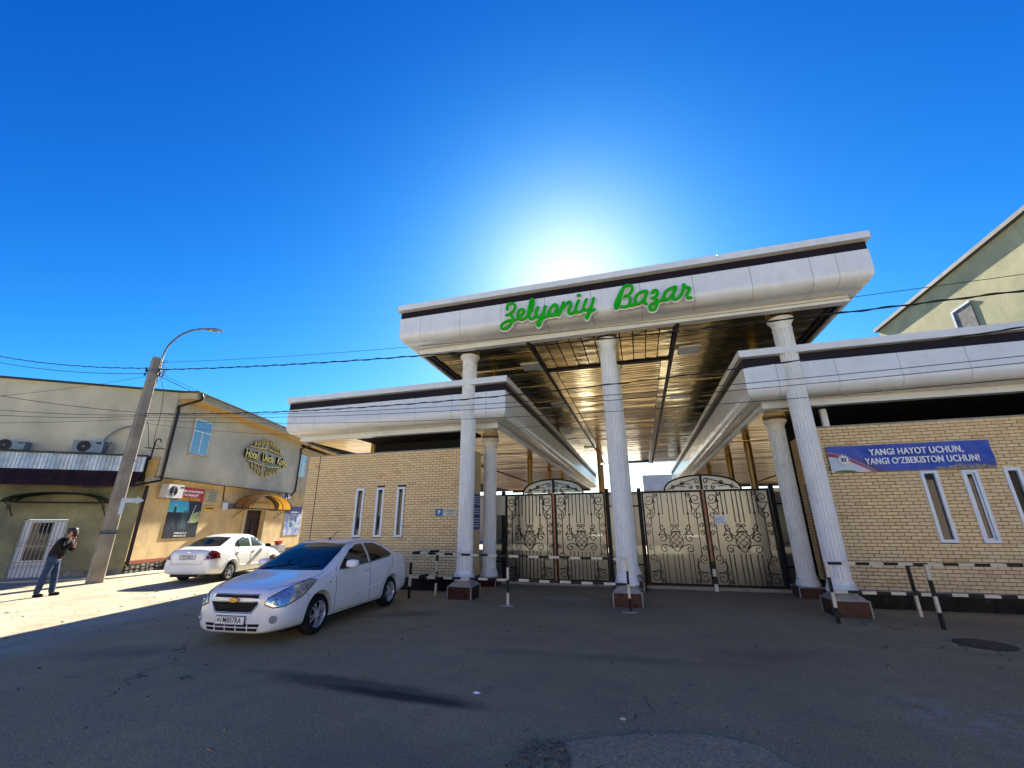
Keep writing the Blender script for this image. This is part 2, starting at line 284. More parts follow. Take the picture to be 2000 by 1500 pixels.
# ------------------------------------------------------------------ helpers
class MB:
    def __init__(s): s.v = []; s.f = []; s.r = []
    def add(s, vs, fs, r=None):
        o = len(s.v); s.v += [tuple(v) for v in vs]; s.f += [tuple(i+o for i in f) for f in fs]
        if r is not None: s.r += [r]*len(fs)
        return s
    def box(s, x0, x1, y0, y1, z0, z1, r=None):
        return s.add([(x0, y0, z0), (x1, y0, z0), (x1, y1, z0), (x0, y1, z0), (x0, y0, z1), (x1, y0, z1), (x1, y1, z1), (x0, y1, z1)],
                     [(0, 3, 2, 1), (4, 5, 6, 7), (0, 1, 5, 4), (1, 2, 6, 5), (2, 3, 7, 6), (3, 0, 4, 7)], r)
    def obox(s, c, ax, ay, az, hx, hy, hz):
        c = Vector(c); vs = [c+ax*hx*i+ay*hy*j+az*hz*k for k in (-1, 1) for i, j in ((-1, -1), (1, -1), (1, 1), (-1, 1))]
        return s.add(vs, [(0, 3, 2, 1), (4, 5, 6, 7), (0, 1, 5, 4), (1, 2, 6, 5), (2, 3, 7, 6), (3, 0, 4, 7)])
    def tube(s, pts, r, n=8, cap=True, flat=1.0, fdir=None):
        pts = [Vector(p) for p in pts]; N = len(pts); rings = []
        rr = r if isinstance(r, (list, tuple)) else [r]*N
        ref = None
        for i, p in enumerate(pts):
            d = (pts[min(i+1, N-1)]-pts[max(i-1, 0)]); d = d.normalized() if d.length > 1e-9 else Vector((0, 0, 1))
            if fdir is not None: a = Vector(fdir); b = d.cross(a).normalized(); 
            else:
                if ref is None: ref = Vector((0, 0, 1)) if abs(d.z) < 0.9 else Vector((1, 0, 0))
                b = d.cross(ref).normalized(); a = b.cross(d).normalized(); ref = a
            rings.append([p+a*math.cos(2*math.pi*k/n)*rr[i]*flat+b*math.sin(2*math.pi*k/n)*rr[i] for k in range(n)])
        vs = [v for ring in rings for v in ring]; fs = []
        for i in range(N-1):
            for k in range(n):
                fs.append((i*n+k, i*n+(k+1) % n, (i+1)*n+(k+1) % n, (i+1)*n+k))
        if cap: fs.append(tuple(range(n-1, -1, -1))); fs.append(tuple((N-1)*n+k for k in range(n)))
        return s.add(vs, fs)
    def lathe(s, prof, c=(0, 0, 0), n=24, axis='Z', cap=True):
        vs = []; fs = []
        for r_, z in prof:
            for k in range(n):
                a = 2*math.pi*k/n; x, y = r_*math.cos(a), r_*math.sin(a)
                v = (x, y, z) if axis == 'Z' else ((x, z, y) if axis == 'Y' else (z, x, y))
                vs.append((v[0]+c[0], v[1]+c[1], v[2]+c[2]))
        m = len(prof)
        for i in range(m-1):
            for k in range(n): fs.append((i*n+k, i*n+(k+1) % n, (i+1)*n+(k+1) % n, (i+1)*n+k))
        if cap: fs.append(tuple(range(n))); fs.append(tuple((m-1)*n+k for k in range(n)))
        return s.add(vs, fs)
    def quad(s, a, b, c, d): return s.add([a, b, c, d], [(0, 1, 2, 3)])
    def prism(s, poly, fn0, fn1):
        n = len(poly); vs = [fn0(p) for p in poly]+[fn1(p) for p in poly]
        fs = [tuple(range(n))[::-1], tuple(range(n, 2*n))]+[(i, (i+1) % n, n+(i+1) % n, n+i) for i in range(n)]
        return s.add(vs, fs)
    def mesh(s, name, m, smooth=False):
        me = bpy.data.meshes.new(name); me.from_pydata(s.v, [], s.f)
        bm = bmesh.new(); bm.from_mesh(me); bmesh.ops.recalc_face_normals(bm, faces=bm.faces); bm.to_mesh(me); bm.free()
        for mm in (m if isinstance(m, (list, tuple)) else [m]): me.materials.append(MAT[mm] if isinstance(mm, str) else mm)
        if s.r:
            a = me.attributes.new('rnd', 'FLOAT', 'FACE'); a.data.foreach_set('value', s.r)
        if smooth: shade(me)
        me.update(); return me
    def build(s, name, m, parent=None, smooth=False, **k):
        return link(name, s.mesh(name, m, smooth), parent, **k)
def shade(me, ang=40):
    me.polygons.foreach_set('use_smooth', [True]*len(me.polygons))
    bm = bmesh.new(); bm.from_mesh(me)
    for e in bm.edges:
        e.smooth = not (len(e.link_faces) == 2 and e.calc_face_angle(0) > R(ang))
    bm.to_mesh(me); bm.free()
def link(name, data, parent=None, loc=None, rot=None, label=None, cat=None, group=None, kind=None, world=False):
    o = bpy.data.objects.new(name, data); COL.objects.link(o)
    if parent: o.parent = parent
    if loc is not None: o.location = loc
    if rot is not None: o.rotation_euler = rot
    if parent is not None and world:   # vertices were given in world space
        o.matrix_parent_inverse = parent.matrix_basis.inverted()
    for k_, v_ in (('label', label), ('category', cat), ('group', group), ('kind', kind)):
        if v_: o[k_] = v_
    return o
def thing(name, label, cat, loc=(0, 0, 0), rz=0.0, group=None):
    return link(name, None, None, loc, (0, 0, rz), label, cat, group)
def copy_tree(o, parent=None):
    c = o.copy(); COL.objects.link(c)
    if parent: c.parent = parent
    for ch in list(o.children): copy_tree(ch, c)
    return c
def catmull(p, k=6):
    p = [Vector(x) for x in p]; out = []
    for i in range(len(p)-1):
        a, b, c, d = p[max(i-1, 0)], p[i], p[i+1], p[min(i+2, len(p)-1)]
        for j in range(k):
            t = j/k; out.append(0.5*((2*b)+(c-a)*t+(2*a-5*b+4*c-d)*t*t+(3*b-a-3*c+d)*t**3))
    out.append(p[-1]); return out
def text(body, size, m, parent, loc, rot, name='lettering', ext=0.004, align='CENTER', sx=1.0, label=None, bold=0.0, spacing=1.0, shear=0.0, fat=0.0):
    cu_ = bpy.data.curves.new(name, 'FONT'); cu_.body = body; cu_.size = size; cu_.extrude = ext; cu_.align_x = align; cu_.align_y = 'CENTER'; cu_.offset = bold; cu_.space_character = spacing; cu_.shear = shear
    cu_.resolution_u = 3
    o = bpy.data.objects.new(name, cu_); COL.objects.link(o); bpy.context.view_layer.update()
    me = bpy.data.meshes.new_from_object(o.evaluated_get(bpy.context.evaluated_depsgraph_get())); bpy.data.objects.remove(o)
    if fat:
        vs0 = [v.co.copy() for v in me.vertices]; fs0 = [tuple(p.vertices) for p in me.polygons]; mb = MB()
        for k_, dx in enumerate((-1, -.33, .33, 1)): mb.add([(v.x+dx*fat, v.y+(fat*.35 if k_ % 2 else -fat*.35), v.z+k_*.0006) for v in vs0], fs0)
        bpy.data.meshes.remove(me); me = bpy.data.meshes.new(name); me.from_pydata(mb.v, [], mb.f)
    me.materials.clear(); me.materials.append(MAT[m])
    p = link(name, me, parent, loc, rot, label); p.scale = (sx, 1, 1); return p

# ------------------------------------------------------------------ ground
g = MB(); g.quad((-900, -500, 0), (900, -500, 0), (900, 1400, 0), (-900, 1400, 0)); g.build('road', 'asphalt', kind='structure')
H0 = Vector((-19.27, 12.6, 0)); HA = R(-15.5); HB = R(52.8)
he = Vector((math.sin(HA), math.cos(HA), 0)); hn = Vector((he.y, -he.x, 0))     # along the street facade / outwards
le = Vector((math.sin(HB), math.cos(HB), 0)); ln = Vector((le.y, -le.x, 0))     # along the side facade / outwards
m = MB()
pv = [H0+ln*0.0-le*9, H0-le*9+ln*1.15, H0+ln*1.15+hn*0.2, H0+hn*1.0+he*0.6, H0+hn*1.0+he*40, H0+he*40]
m.prism(pv, lambda p: (p.x, p.y, -0.1), lambda p: (p.x, p.y, 0.045)); m.build('pavement', 'dust_path', kind='structure')
# patched and broken asphalt near the camera
def flat_blob(cx, cy, rx, ry, z0, z1, n=26, seed=1, jit=0.2):
    q = random.Random(seed); pts = []
    for k in range(n):
        a = 2*math.pi*k/n; s_ = 1+q.uniform(-jit, jit); pts.append(Vector((cx+rx*math.cos(a)*s_, cy+ry*math.sin(a)*s_, 0)))
    mm = MB(); mm.prism(pts, lambda p: (p.x, p.y, z0), lambda p: (p.x, p.y, z1)); return mm
pts = [(-0.80, 4.36), (-0.3, 4.62), (0.05, 4.76), (0.45, 4.80), (0.78, 4.70), (0.95, 4.45), (1.5, 4.30), (2.2, 4.0), (2.6, 3.0), (2.4, 1.0), (-0.6, 1.0), (-0.72, 3.2), (-0.70, 4.0)]
pts = [Vector((a+0, b+0, 0)) for a, b in pts]; pts = [Vector((p.x+rnd.uniform(-.015, .015), p.y+rnd.uniform(-.015, .015), 0)) for p in catmull(pts+[pts[0]], 5)[:-1]]
mm = MB(); mm.prism(pts, lambda p: (p.x, p.y, -0.05), lambda p: (p.x, p.y, 0.012)); mm.build('asphalt_patch', 'patch', kind='structure')
mm = MB(); q = random.Random(3)
for i in range(650):
    u, v = q.random(), q.random(); x = -1.16+0.42*u+q.gauss(0, .04); y = 3.3+1.0*v+0.12*u; s_ = q.choice([.005, .008, .012, .018])*q.uniform(.6, 1.3)
    if q.random() < 0.10: x = -0.8+q.random()*2.0; y = 4.72+0.25*math.sin(x*2)-(max(0, x-0.6)*0.35)+q.gauss(0, .07); s_ *= 0.6
    a = q.uniform(0, 3.1); ax = Vector((math.cos(a), math.sin(a), 0)); ay = Vector((-ax.y, ax.x, q.uniform(-.4, .4))).normalized()
    mm.obox((x, y, s_*0.15), ax, ay, ax.cross(ay), s_, s_*q.uniform(.5, .9), s_*q.uniform(.2, .4))
mm.build('rubble', 'rubble', kind='stuff')
mm = MB(); q = random.Random(9)
for i in range(420):
    x, y = q.uniform(-14, 9), q.uniform(2.2, 10.5); s_ = q.choice([.006, .008, .012, .02])
    a = q.uniform(0, 3.1); ax = Vector((math.cos(a), math.sin(a), 0)); ay = Vector((-ax.y, ax.x, 0.1)).normalized()
    mm.obox((x, y, s_*0.35), ax, ay, ax.cross(ay), s_*q.uniform(.8, 2), s_*q.uniform(.3, .9), s_*.35)
mm.build('loose_stones', 'rubble', kind='stuff')
t = thing('manhole_cover', 'round iron manhole cover in the asphalt before the right striped barrier', 'manhole cover', (4.83, 9.03, 0))
m = MB(); m.lathe([(0.36, -0.02), (0.36, 0.008), (0.31, 0.008), (0.31, 0.004)], n=40); m.build('rim', 'iron_cover', t)
m = MB(); m.lathe([(0.30, -0.01), (0.30, 0.010), (0.28, 0.014), (0.0, 0.014)], n=40)
for k in range(8):
    for j in (0.1, 0.18, 0.25): a = k*math.pi/4+j*5; m.box(j*math.cos(a)-.015, j*math.cos(a)+.015, j*math.sin(a)-.015, j*math.sin(a)+.015, .012, .019)
m.build('lid', 'iron_cover', t)

# ------------------------------------------------------------------ fascia system
def off_line(a, b, d):   # offset the line a->b to its right-hand side by d
    v = (b-a).normalized(); n_ = Vector((v.y, -v.x, 0)); return a+n_*d, v, n_
def corner_pts(path, offs, frac):
    L = [off_line(path[i], path[i+1], offs[i]*frac) for i in range(len(path)-1)]
    pts = [L[0][0]]
    for i in range(1, len(L)):
        p, v, _ = L[i-1]; q_, w, _ = L[i]
        den = v.x*w.y-v.y*w.x; d = q_-p; tt = (d.x*w.y-d.y*w.x)/den; pts.append(p+v*tt)
    pts.append(L[-1][0]+(path[-1]-path[-2])); return pts
def fascia(parent, path, offs, zs, k, cuts, names, top_in=2.0):
    """path: plan corners, outward = right-hand side; k: height scale; cuts[i]: list of joint distances on edge i"""
    prof = {'soffit_board': ('panel', [(0.0, 0.0), (0.0, 0.20), (-0.25, 0.20), (-0.25, 0.0), (0.0, 0.0)]),
            'fascia_panel': ('panel', [(0.05, 0.17), (0.44, 0.165), (0.50, 0.165), (0.72, 0.18), (0.86, 0.22), (0.95, 0.29), (0.99, 0.355), (1.0, 0.43), (1.0, 0.46), (1.0, 0.89*k)]),
            'band_panel': ('band', [(0.97, 0.88*k), (0.97, 1.10*k)]),
            'cornice_panel': ('panel', [(0.90, 1.095*k), (1.20, 1.10*k), (1.20, 1.265*k), (0.2, 1.30*k)])}
    for pn, (mt, pr) in prof.items():
        cp = [corner_pts(path, offs, a) for a, z in pr]
        for e in range(len(path)-1):
            v = (path[e+1]-path[e]).normalized(); L = (path[e+1]-path[e]).length
            cs = [None]+[c for c in cuts[e] if 0 < c < L]+[None]
            if pn == 'soffit_board': cs = [None]+[c for c in cs[1:-1]][1::3]+[None]
            if pn == 'cornice_panel': cs = [None]+[c+0.6 for c in cs[1:-1]][0::2]+[None]
            if pn == 'band_panel': cs = [None]+[c for c in cs[1:-1]][1::2]+[None]
            for i in range(len(cs)-1):
                m = MB(); vs = []; g_ = 0.004 if pn == 'fascia_panel' else 0.0012
                for side in (0, 1):
                    for j, (a, z) in enumerate(pr):
                        S, E_ = cp[j][e], cp[j][e+1]; c = cs[i+side]
                        if c is None: p = S if side == 0 else E_
                        else:
                            base = path[e]+v*(c+(g_ if side == 0 else -g_)); n_ = Vector((v.y, -v.x, 0)); p = base+n_*offs[e]*a
                        vs.append((p.x, p.y, zs+z))
                nj = len(pr); fs = [(j, j+1, nj+j+1, nj+j) for j in range(nj-1)]
                m.add(vs, fs); me = m.mesh(pn, mt)
                # give the sheet thickness
                bm = bmesh.new(); bm.from_mesh(me); bmesh.ops.solidify(bm, geom=bm.faces[:], thickness=0.006); bm.to_mesh(me); bm.free(); shade(me, 28)
                link(pn, me, parent, world=True)
    # dark core that closes the roof and blocks the sky
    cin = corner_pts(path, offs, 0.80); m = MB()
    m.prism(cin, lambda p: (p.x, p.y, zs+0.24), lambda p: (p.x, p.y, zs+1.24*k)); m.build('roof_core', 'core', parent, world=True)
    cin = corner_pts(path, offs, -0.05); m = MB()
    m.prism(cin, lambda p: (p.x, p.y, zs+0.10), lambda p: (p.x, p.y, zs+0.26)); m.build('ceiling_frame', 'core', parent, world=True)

def steps(a, d, n): return [a+d*i for i in range(n)]
V = lambda *a: Vector(a if len(a) == 3 else (a[0], a[1], 0))

# column -------------------------------------------------------------
def fluted(r, z0, z1, n=20):
    m = MB(); vs = []; fs = []; N = n*4
    for z in (z0, z1):
        for k in range(N):
            ph = (k % 4); rr = r if ph in (0, 1) else r*0.88
            a = 2*math.pi*(k+(0.0 if ph != 1 else 0.35))/N; vs.append((rr*math.cos(a), rr*math.sin(a), z))
    for k in range(N): fs.append((k, (k+1) % N, N+(k+1) % N, N+k))
    m.add(vs, fs); m.add([(0, 0, z1)], []); return m
col_cache = {}
def column(parent, x, y, top, base_z, r=0.213, plinth=0.63, ph=0.29, smear=True, ptw=None):
    key = (top, base_z, smear)
    if key not in col_cache:
        d = {}
        d['shaft'] = fluted(r, base_z+0.24, top-0.30).mesh('column', 'column')
        m = MB()
        m.lathe([(r*1.28, base_z), (r*1.32, base_z+.05), (r*1.22, base_z+.09), (r*1.2, base_z+.13), (r*1.1, base_z+.16), (r*1.12, base_z+.20), (r*1.0, base_z+.25)], n=40)
        d['base'] = m.mesh('base', 'column', True)
        m = MB(); m.lathe([(r*1.0, top-.32), (r*1.05, top-.30), (r*1.05, top-.27), (r*.98, top-.26), (r*1.02, top-.18), (r*1.2, top-.10), (r*1.38, top-.055), (r*1.38, top-.02), (r*1.3, top)], n=40)
        d['capital'] = m.mesh('capital', 'column', True)
        h = plinth/2; m = MB(); m.box(-h, h, -h, h, 0, ph); d['plinth'] = m.mesh('plinth', 'plinth')
        m = MB()
        for sx in (-1, 1):
            for sy in (-1, 1): m.box(sx*h-.012, sx*h+.012, sy*h-.012, sy*h+.012, 0, ph+.012)
        m.box(-h-.01, h+.01, -h-.012, -h+.012, ph-.006, ph+.014); m.box(-h-.01, h+.01, h-.012, h+.012, ph-.006, ph+.014)
        m.box(-h-.012, -h+.012, -h, h, ph-.004, ph+.012); m.box(h-.012, h+.012, -h, h, ph-.004, ph+.012)
        d['plinth_trim'] = m.mesh('plinth_trim', 'grout')
        m = MB(); q = random.Random(5); n = 16; vs = []; 
        def sqr(a, hh): c_, s_ = math.cos(a), math.sin(a); k_ = hh/max(abs(c_), abs(s_)); return c_*k_, s_*k_
        for j, (rr, z, sq) in enumerate([(h*0.93, ph+.002, 1), (h*0.85, ph+.05, 1), (h*0.72, base_z-.03, .5), (r*1.3, base_z+.02, 0)]):
            for k in range(n*2):
                a = math.pi*k/n; sx_, sy_ = sqr(a, rr); x_ = sx_*sq+rr*math.cos(a)*(1-sq); y_ = sy_*sq+rr*math.sin(a)*(1-sq)
                w = 1+q.uniform(-.03, .03); vs.append((x_*w, y_*w, z+q.uniform(-.008, .008)))
        fs = [(j*n*2+k, j*n*2+(k+1) % (n*2), (j+1)*n*2+(k+1) % (n*2), (j+1)*n*2+k) for j in range(3) for k in range(n*2)]
        m.add(vs, fs); d['skirt'] = m.mesh('cement_skirt', 'cement', True) if smear else None
        col_cache[key] = d
    d = col_cache[key]
    o = link('column', d['shaft'], parent); o.matrix_parent_inverse = parent.matrix_basis.inverted(); o.location = (x, y, 0)
    for nm in ('base', 'capital', 'plinth', 'plinth_trim', 'skirt'):
        if d[nm]: link({'skirt': 'cement_skirt'}.get(nm, nm), d[nm], o)
    return o

# high entrance canopy ---------------------------------------------------
HZ = 6.64
T = thing('entrance_canopy', 'tall white entrance canopy on fluted columns with dark stripe and gold slatted ceiling', 'entrance canopy', (-0.45, 10.8, 0))
hp = [V(-6.0, 38.6), V(-6.0, 10.5), V(5.13, 10.5), V(5.13, 38.6)]
jx = [-5.59, -4.37, -3.15, -1.93, -0.71, 0.51, 1.74, 3.0, 4.23, 4.74]
fascia(T, hp, [0.26, 0.70, 0.26], HZ, 1.0, [steps(1.2, 1.22, 22), [x+6.0 for x in jx], steps(0.6, 1.22, 23)], None)
for x in (-4.55, -0.46, 3.83): column(T, x, 11.08, HZ, 0.42)
column(T, -0.42, 13.30, HZ, 0.42)
def box_mesh(nm, mt, x, y, z): m = MB(); m.box(-x/2, x/2, -y/2, y/2, -z/2, z/2); return m.mesh(nm, mt)
# ceiling slats
xs0, xs1, xm0, xm1 = -5.72, 4.86, -2.60, 1.36
sl = []
n_sl = 0; stuffm = MB()
smesh = {}
def slat(x0, x1, y, w, zc, n_lim, parent, along='X', q=random.Random(11)):
    global n_sl
    key = (round(x1-x0, 2), round(w, 3), along)
    if key not in smesh: smesh[key] = box_mesh('ceiling_slat', 'slat', (x1-x0) if along == 'X' else w, w if along == 'X' else (x1-x0), 0.02)
    tx = q.gauss(R(0.5), R(1.6))
    if n_sl < n_lim:
        o = link('ceiling_slat', smesh[key], parent); o.matrix_parent_inverse = parent.matrix_basis.inverted()
        if along == 'X': o.location = ((x0+x1)/2, y, zc); o.rotation_euler = (tx, q.gauss(0, R(.1)), 0)
        else: o.location = (y, (x0+x1)/2, zc); o.rotation_euler = (0, tx, 0)
        n_sl += 1
    else:
        h = w/2; dz = math.sin(tx)*h; stuffm.add([(x0, y-h, zc-dz), (x1, y-h, zc-dz), (x1, y+h, zc+dz), (x0, y+h, zc+dz)], [(0, 1, 2, 3)])
q = random.Random(4)
pitch = 0.205
k = 0
y = 10.78
while y < 38.3:
    slat(xs0, xm0-0.07, y, pitch-.026, HZ+0.06, 300, T)
    slat(xm1+0.07, xs1, y, pitch-.026, HZ+0.06, 300, T)
    if 13.25 < y < 37.2: slat(xm0+0.30, xm1-0.30, y, pitch-.026, HZ+0.06, 300, T)
    y += pitch
nx = 11; wd = (xm1-xm0-0.14)/nx
for i in range(nx):
    slat(10.62, 13.05, xm0+0.07+wd*(i+.5), wd-.03, HZ+0.06, 400, T, 'Y')
stuffm.build('far_ceiling_slats', 'slat', T, world=True, kind='stuff')
m = MB()
for x in (xm0, xm1): m.box(x-.055, x+.055, 10.55, 38.4, HZ-.005, HZ+.09)
m.box(xm0+.055, xm1-.055, 13.06, 13.18, HZ-.004, HZ+.09)
m.box(xm0+.2, xm1-.2, 37.2, 37.3, HZ-.003, HZ+.09)
m.build('ceiling_trim', 'band', T, world=True)
m = MB()
for x, s_ in ((xm0+.18, 1), (xm1-.18, 1)): m.box(x-.11, x+.11, 13.19, 38.4, HZ+.0, HZ+.05)
m.build('ceiling_channel', 'slat', T, world=True)
m = MB()
for x in (xs0+.02, xs1-.02): m.box(x-.04, x+.04, 10.6, 38.4, HZ+.004, HZ+.08)
m.build('ceiling_edge_strip', 'band', T, world=True)
lp = box_mesh('ceiling_light', 'upvc', 0.60, 0.62, 0.03)
for x, y in ((-2.99, 12.58), (1.84, 12.6), (-2.98, 17.5), (1.9, 17.7), (-2.98, 23), (1.9, 23), (-2.98, 29), (1.9, 29)):
    o = link('ceiling_light', lp, T); o.matrix_parent_inverse = T.matrix_basis.inverted(); o.location = (x, y, HZ+.035)
m = MB(); m.lathe([(0.11, 0), (0.11, 5.2)], n=20); pm_ = m.mesh('roof_post', 'gold_post', True)
for x, y in ((-4.72, 13.9), (3.9, 13.9), (-4.55, 20), (3.8, 20), (-4.55, 26), (3.8, 26)):
    o = link('roof_post', pm_, T); o.matrix_parent_inverse = T.matrix_basis.inverted(); o.location = (x, y, 5.7); o.scale = (1, 1, 0.18)
m = MB(); m.lathe([(0.13, 0), (0.13, 6.64)], n=20); m.lathe([(0.2, 2.75), (0.2, 2.85)], n=8); pm2 = m.mesh('roof_post', 'gold_post', True)
for x, y in ((-2.55, 31), (-2.9, 38.0), (3.6, 38.0)):
    o = link('roof_post', pm2, T); o.matrix_parent_inverse = T.matrix_basis.inverted(); o.location = (x, y, 0)
# script letters of the name sign: traced strokes given real size, depth and place
LET = [('Z',[[(-2.947,7.285),(-2.939,7.403),(-2.859,7.459),(-2.747,7.407),(-2.725,7.301),(-2.781,7.207),(-2.892,7.131),(-2.972,7.118)],[(-2.892,7.131),(-2.813,7.06),(-2.798,6.957),(-2.846,6.831),(-2.957,6.731),(-3.083,6.732),(-3.115,6.803),(-3.051,6.894),(-2.925,6.943),(-2.767,6.936),(-2.657,6.97)]]),('e',[[(-2.657,6.97),(-2.547,7.053),(-2.484,7.127),(-2.498,7.214),(-2.576,7.226),(-2.64,7.135),(-2.641,7.017),(-2.564,6.922),(-2.455,6.956),(-2.393,7.013)]]),('l',[[(-2.393,6.996),(-2.266,7.16),(-2.215,7.388),(-2.236,7.473),(-2.283,7.45),(-2.326,7.254),(-2.354,7.04),(-2.318,6.919),(-2.241,6.907),(-2.163,6.978)]]),('y',[[(-2.096,7.217),(-2.137,7.107),(-2.148,6.992),(-2.089,6.917),(-1.996,6.985),(-1.932,7.108),(-1.905,7.22)],[(-1.905,7.22),(-1.95,7.011),(-2.016,6.824),(-2.08,6.687),(-2.117,6.708),(-2.092,6.803),(-1.999,6.871),(-1.847,6.93)]]),('o',[[(-1.847,6.922),(-1.798,7.054),(-1.702,7.204),(-1.612,7.214),(-1.594,7.088),(-1.651,6.965),(-1.743,6.914),(-1.793,6.987),(-1.766,7.098)],[(-1.652,6.949),(-1.564,6.919)]]),('n',[[(-1.416,7.257),(-1.467,7.117),(-1.55,6.901)],[(-1.534,6.947),(-1.408,7.124),(-1.284,7.236),(-1.227,7.21),(-1.248,7.082),(-1.298,6.959),(-1.257,6.896),(-1.184,6.909),(-1.123,6.964)]]),('i',[[(-1.02,7.242),(-1.079,7.104),(-1.108,6.978),(-1.054,6.905),(-0.966,6.932),(-0.905,6.995)],[(-1.015,7.394),(-1.01,7.38)]]),('y2',[[(-0.818,7.241),(-0.867,7.135),(-0.904,7.011),(-0.851,6.93),(-0.764,6.956),(-0.684,7.089),(-0.638,7.244)],[(-0.638,7.244),(-0.704,7.011),(-0.789,6.784),(-0.844,6.705),(-0.855,6.747),(-0.815,6.82),(-0.741,6.873),(-0.639,6.921)]]),('B',[[(0.127,7.437),(-0.018,7.204),(-0.111,6.996),(-0.114,6.869),(-0.047,6.938),(0.019,7.15),(0.127,7.437)],[(0.127,7.437),(0.212,7.468),(0.312,7.429),(0.323,7.322),(0.244,7.208),(0.145,7.176)],[(0.145,7.176),(0.237,7.129),(0.244,6.985),(0.16,6.888),(0.025,6.894)]]),('a',[[(0.268,6.887),(0.366,6.926),(0.372,7.059),(0.459,7.187),(0.571,7.231),(0.663,7.215),(0.624,7.095),(0.531,6.969),(0.432,6.907),(0.37,6.964)],[(0.663,7.215),(0.608,7.067),(0.581,6.93),(0.622,6.877)]]),('z',[[(0.789,7.146),(0.809,7.206),(0.875,7.21),(0.906,7.126),(0.857,7.04),(0.761,7.009)],[(0.774,7.007),(0.848,6.964),(0.863,6.853),(0.795,6.71),(0.703,6.709),(0.685,6.789),(0.758,6.854),(0.88,6.896),(1.001,6.923)]]),('a2',[[(1.001,6.923),(1.055,7.054),(1.118,7.152),(1.242,7.209),(1.334,7.224),(1.294,7.106),(1.202,6.982),(1.103,6.906),(1.044,6.962)],[(1.334,7.224),(1.28,7.093),(1.24,6.976),(1.268,6.894),(1.347,6.911),(1.419,6.976)]]),('r',[[(1.419,6.976),(1.488,7.119),(1.52,7.269),(1.548,7.186),(1.631,7.14),(1.607,7.052),(1.558,6.968),(1.561,6.891),(1.634,6.879)]])]
SG = thing('name_sign', 'green script letters reading Zelyoniy Bazar on white backing across the canopy front', 'sign', (-1.0, 9.79, 7.2))
for nm, strokes in LET:
    a = MB(); b = MB()
    for s_ in strokes:
        pts = catmull([(p[0], 0, p[1]) for p in s_], 5)
        if len(s_) == 2: pts = [Vector((s_[0][0], 0, s_[0][1])), Vector((s_[1][0]+.01, 0, s_[1][1]+.01))]
        rr = [0.040 if len(s_) > 2 else 0.052]*len(pts)
        a.tube([p+Vector((0, 9.70, 0)) for p in pts], rr, 10, flat=0.75, fdir=(0, 1, 0))
        b.tube([p+Vector((0, 9.765, -0.006)) for p in pts], [x*1.55 for x in rr], 10, flat=0.32, fdir=(0, 1, 0))
        for end in (pts[0], pts[-1]):
            for mb, kk, yy, fl in ((a, 1.0, 9.70, .75), (b, 1.55, 9.765, .32)):
                rad = rr[0]*kk; mb.lathe([(0.001, -rad*fl), (rad*.7, -rad*fl*.7), (rad, 0), (rad*.7, rad*fl*.7), (0.001, rad*fl)], (end.x, yy, end.z-(0.006 if kk > 1 else 0)), 12, 'Y', False)
    lo = a.build('letter', 'green_sign', SG, True, world=True); bk = b.build('letter_backing', 'white_sign', lo, True)

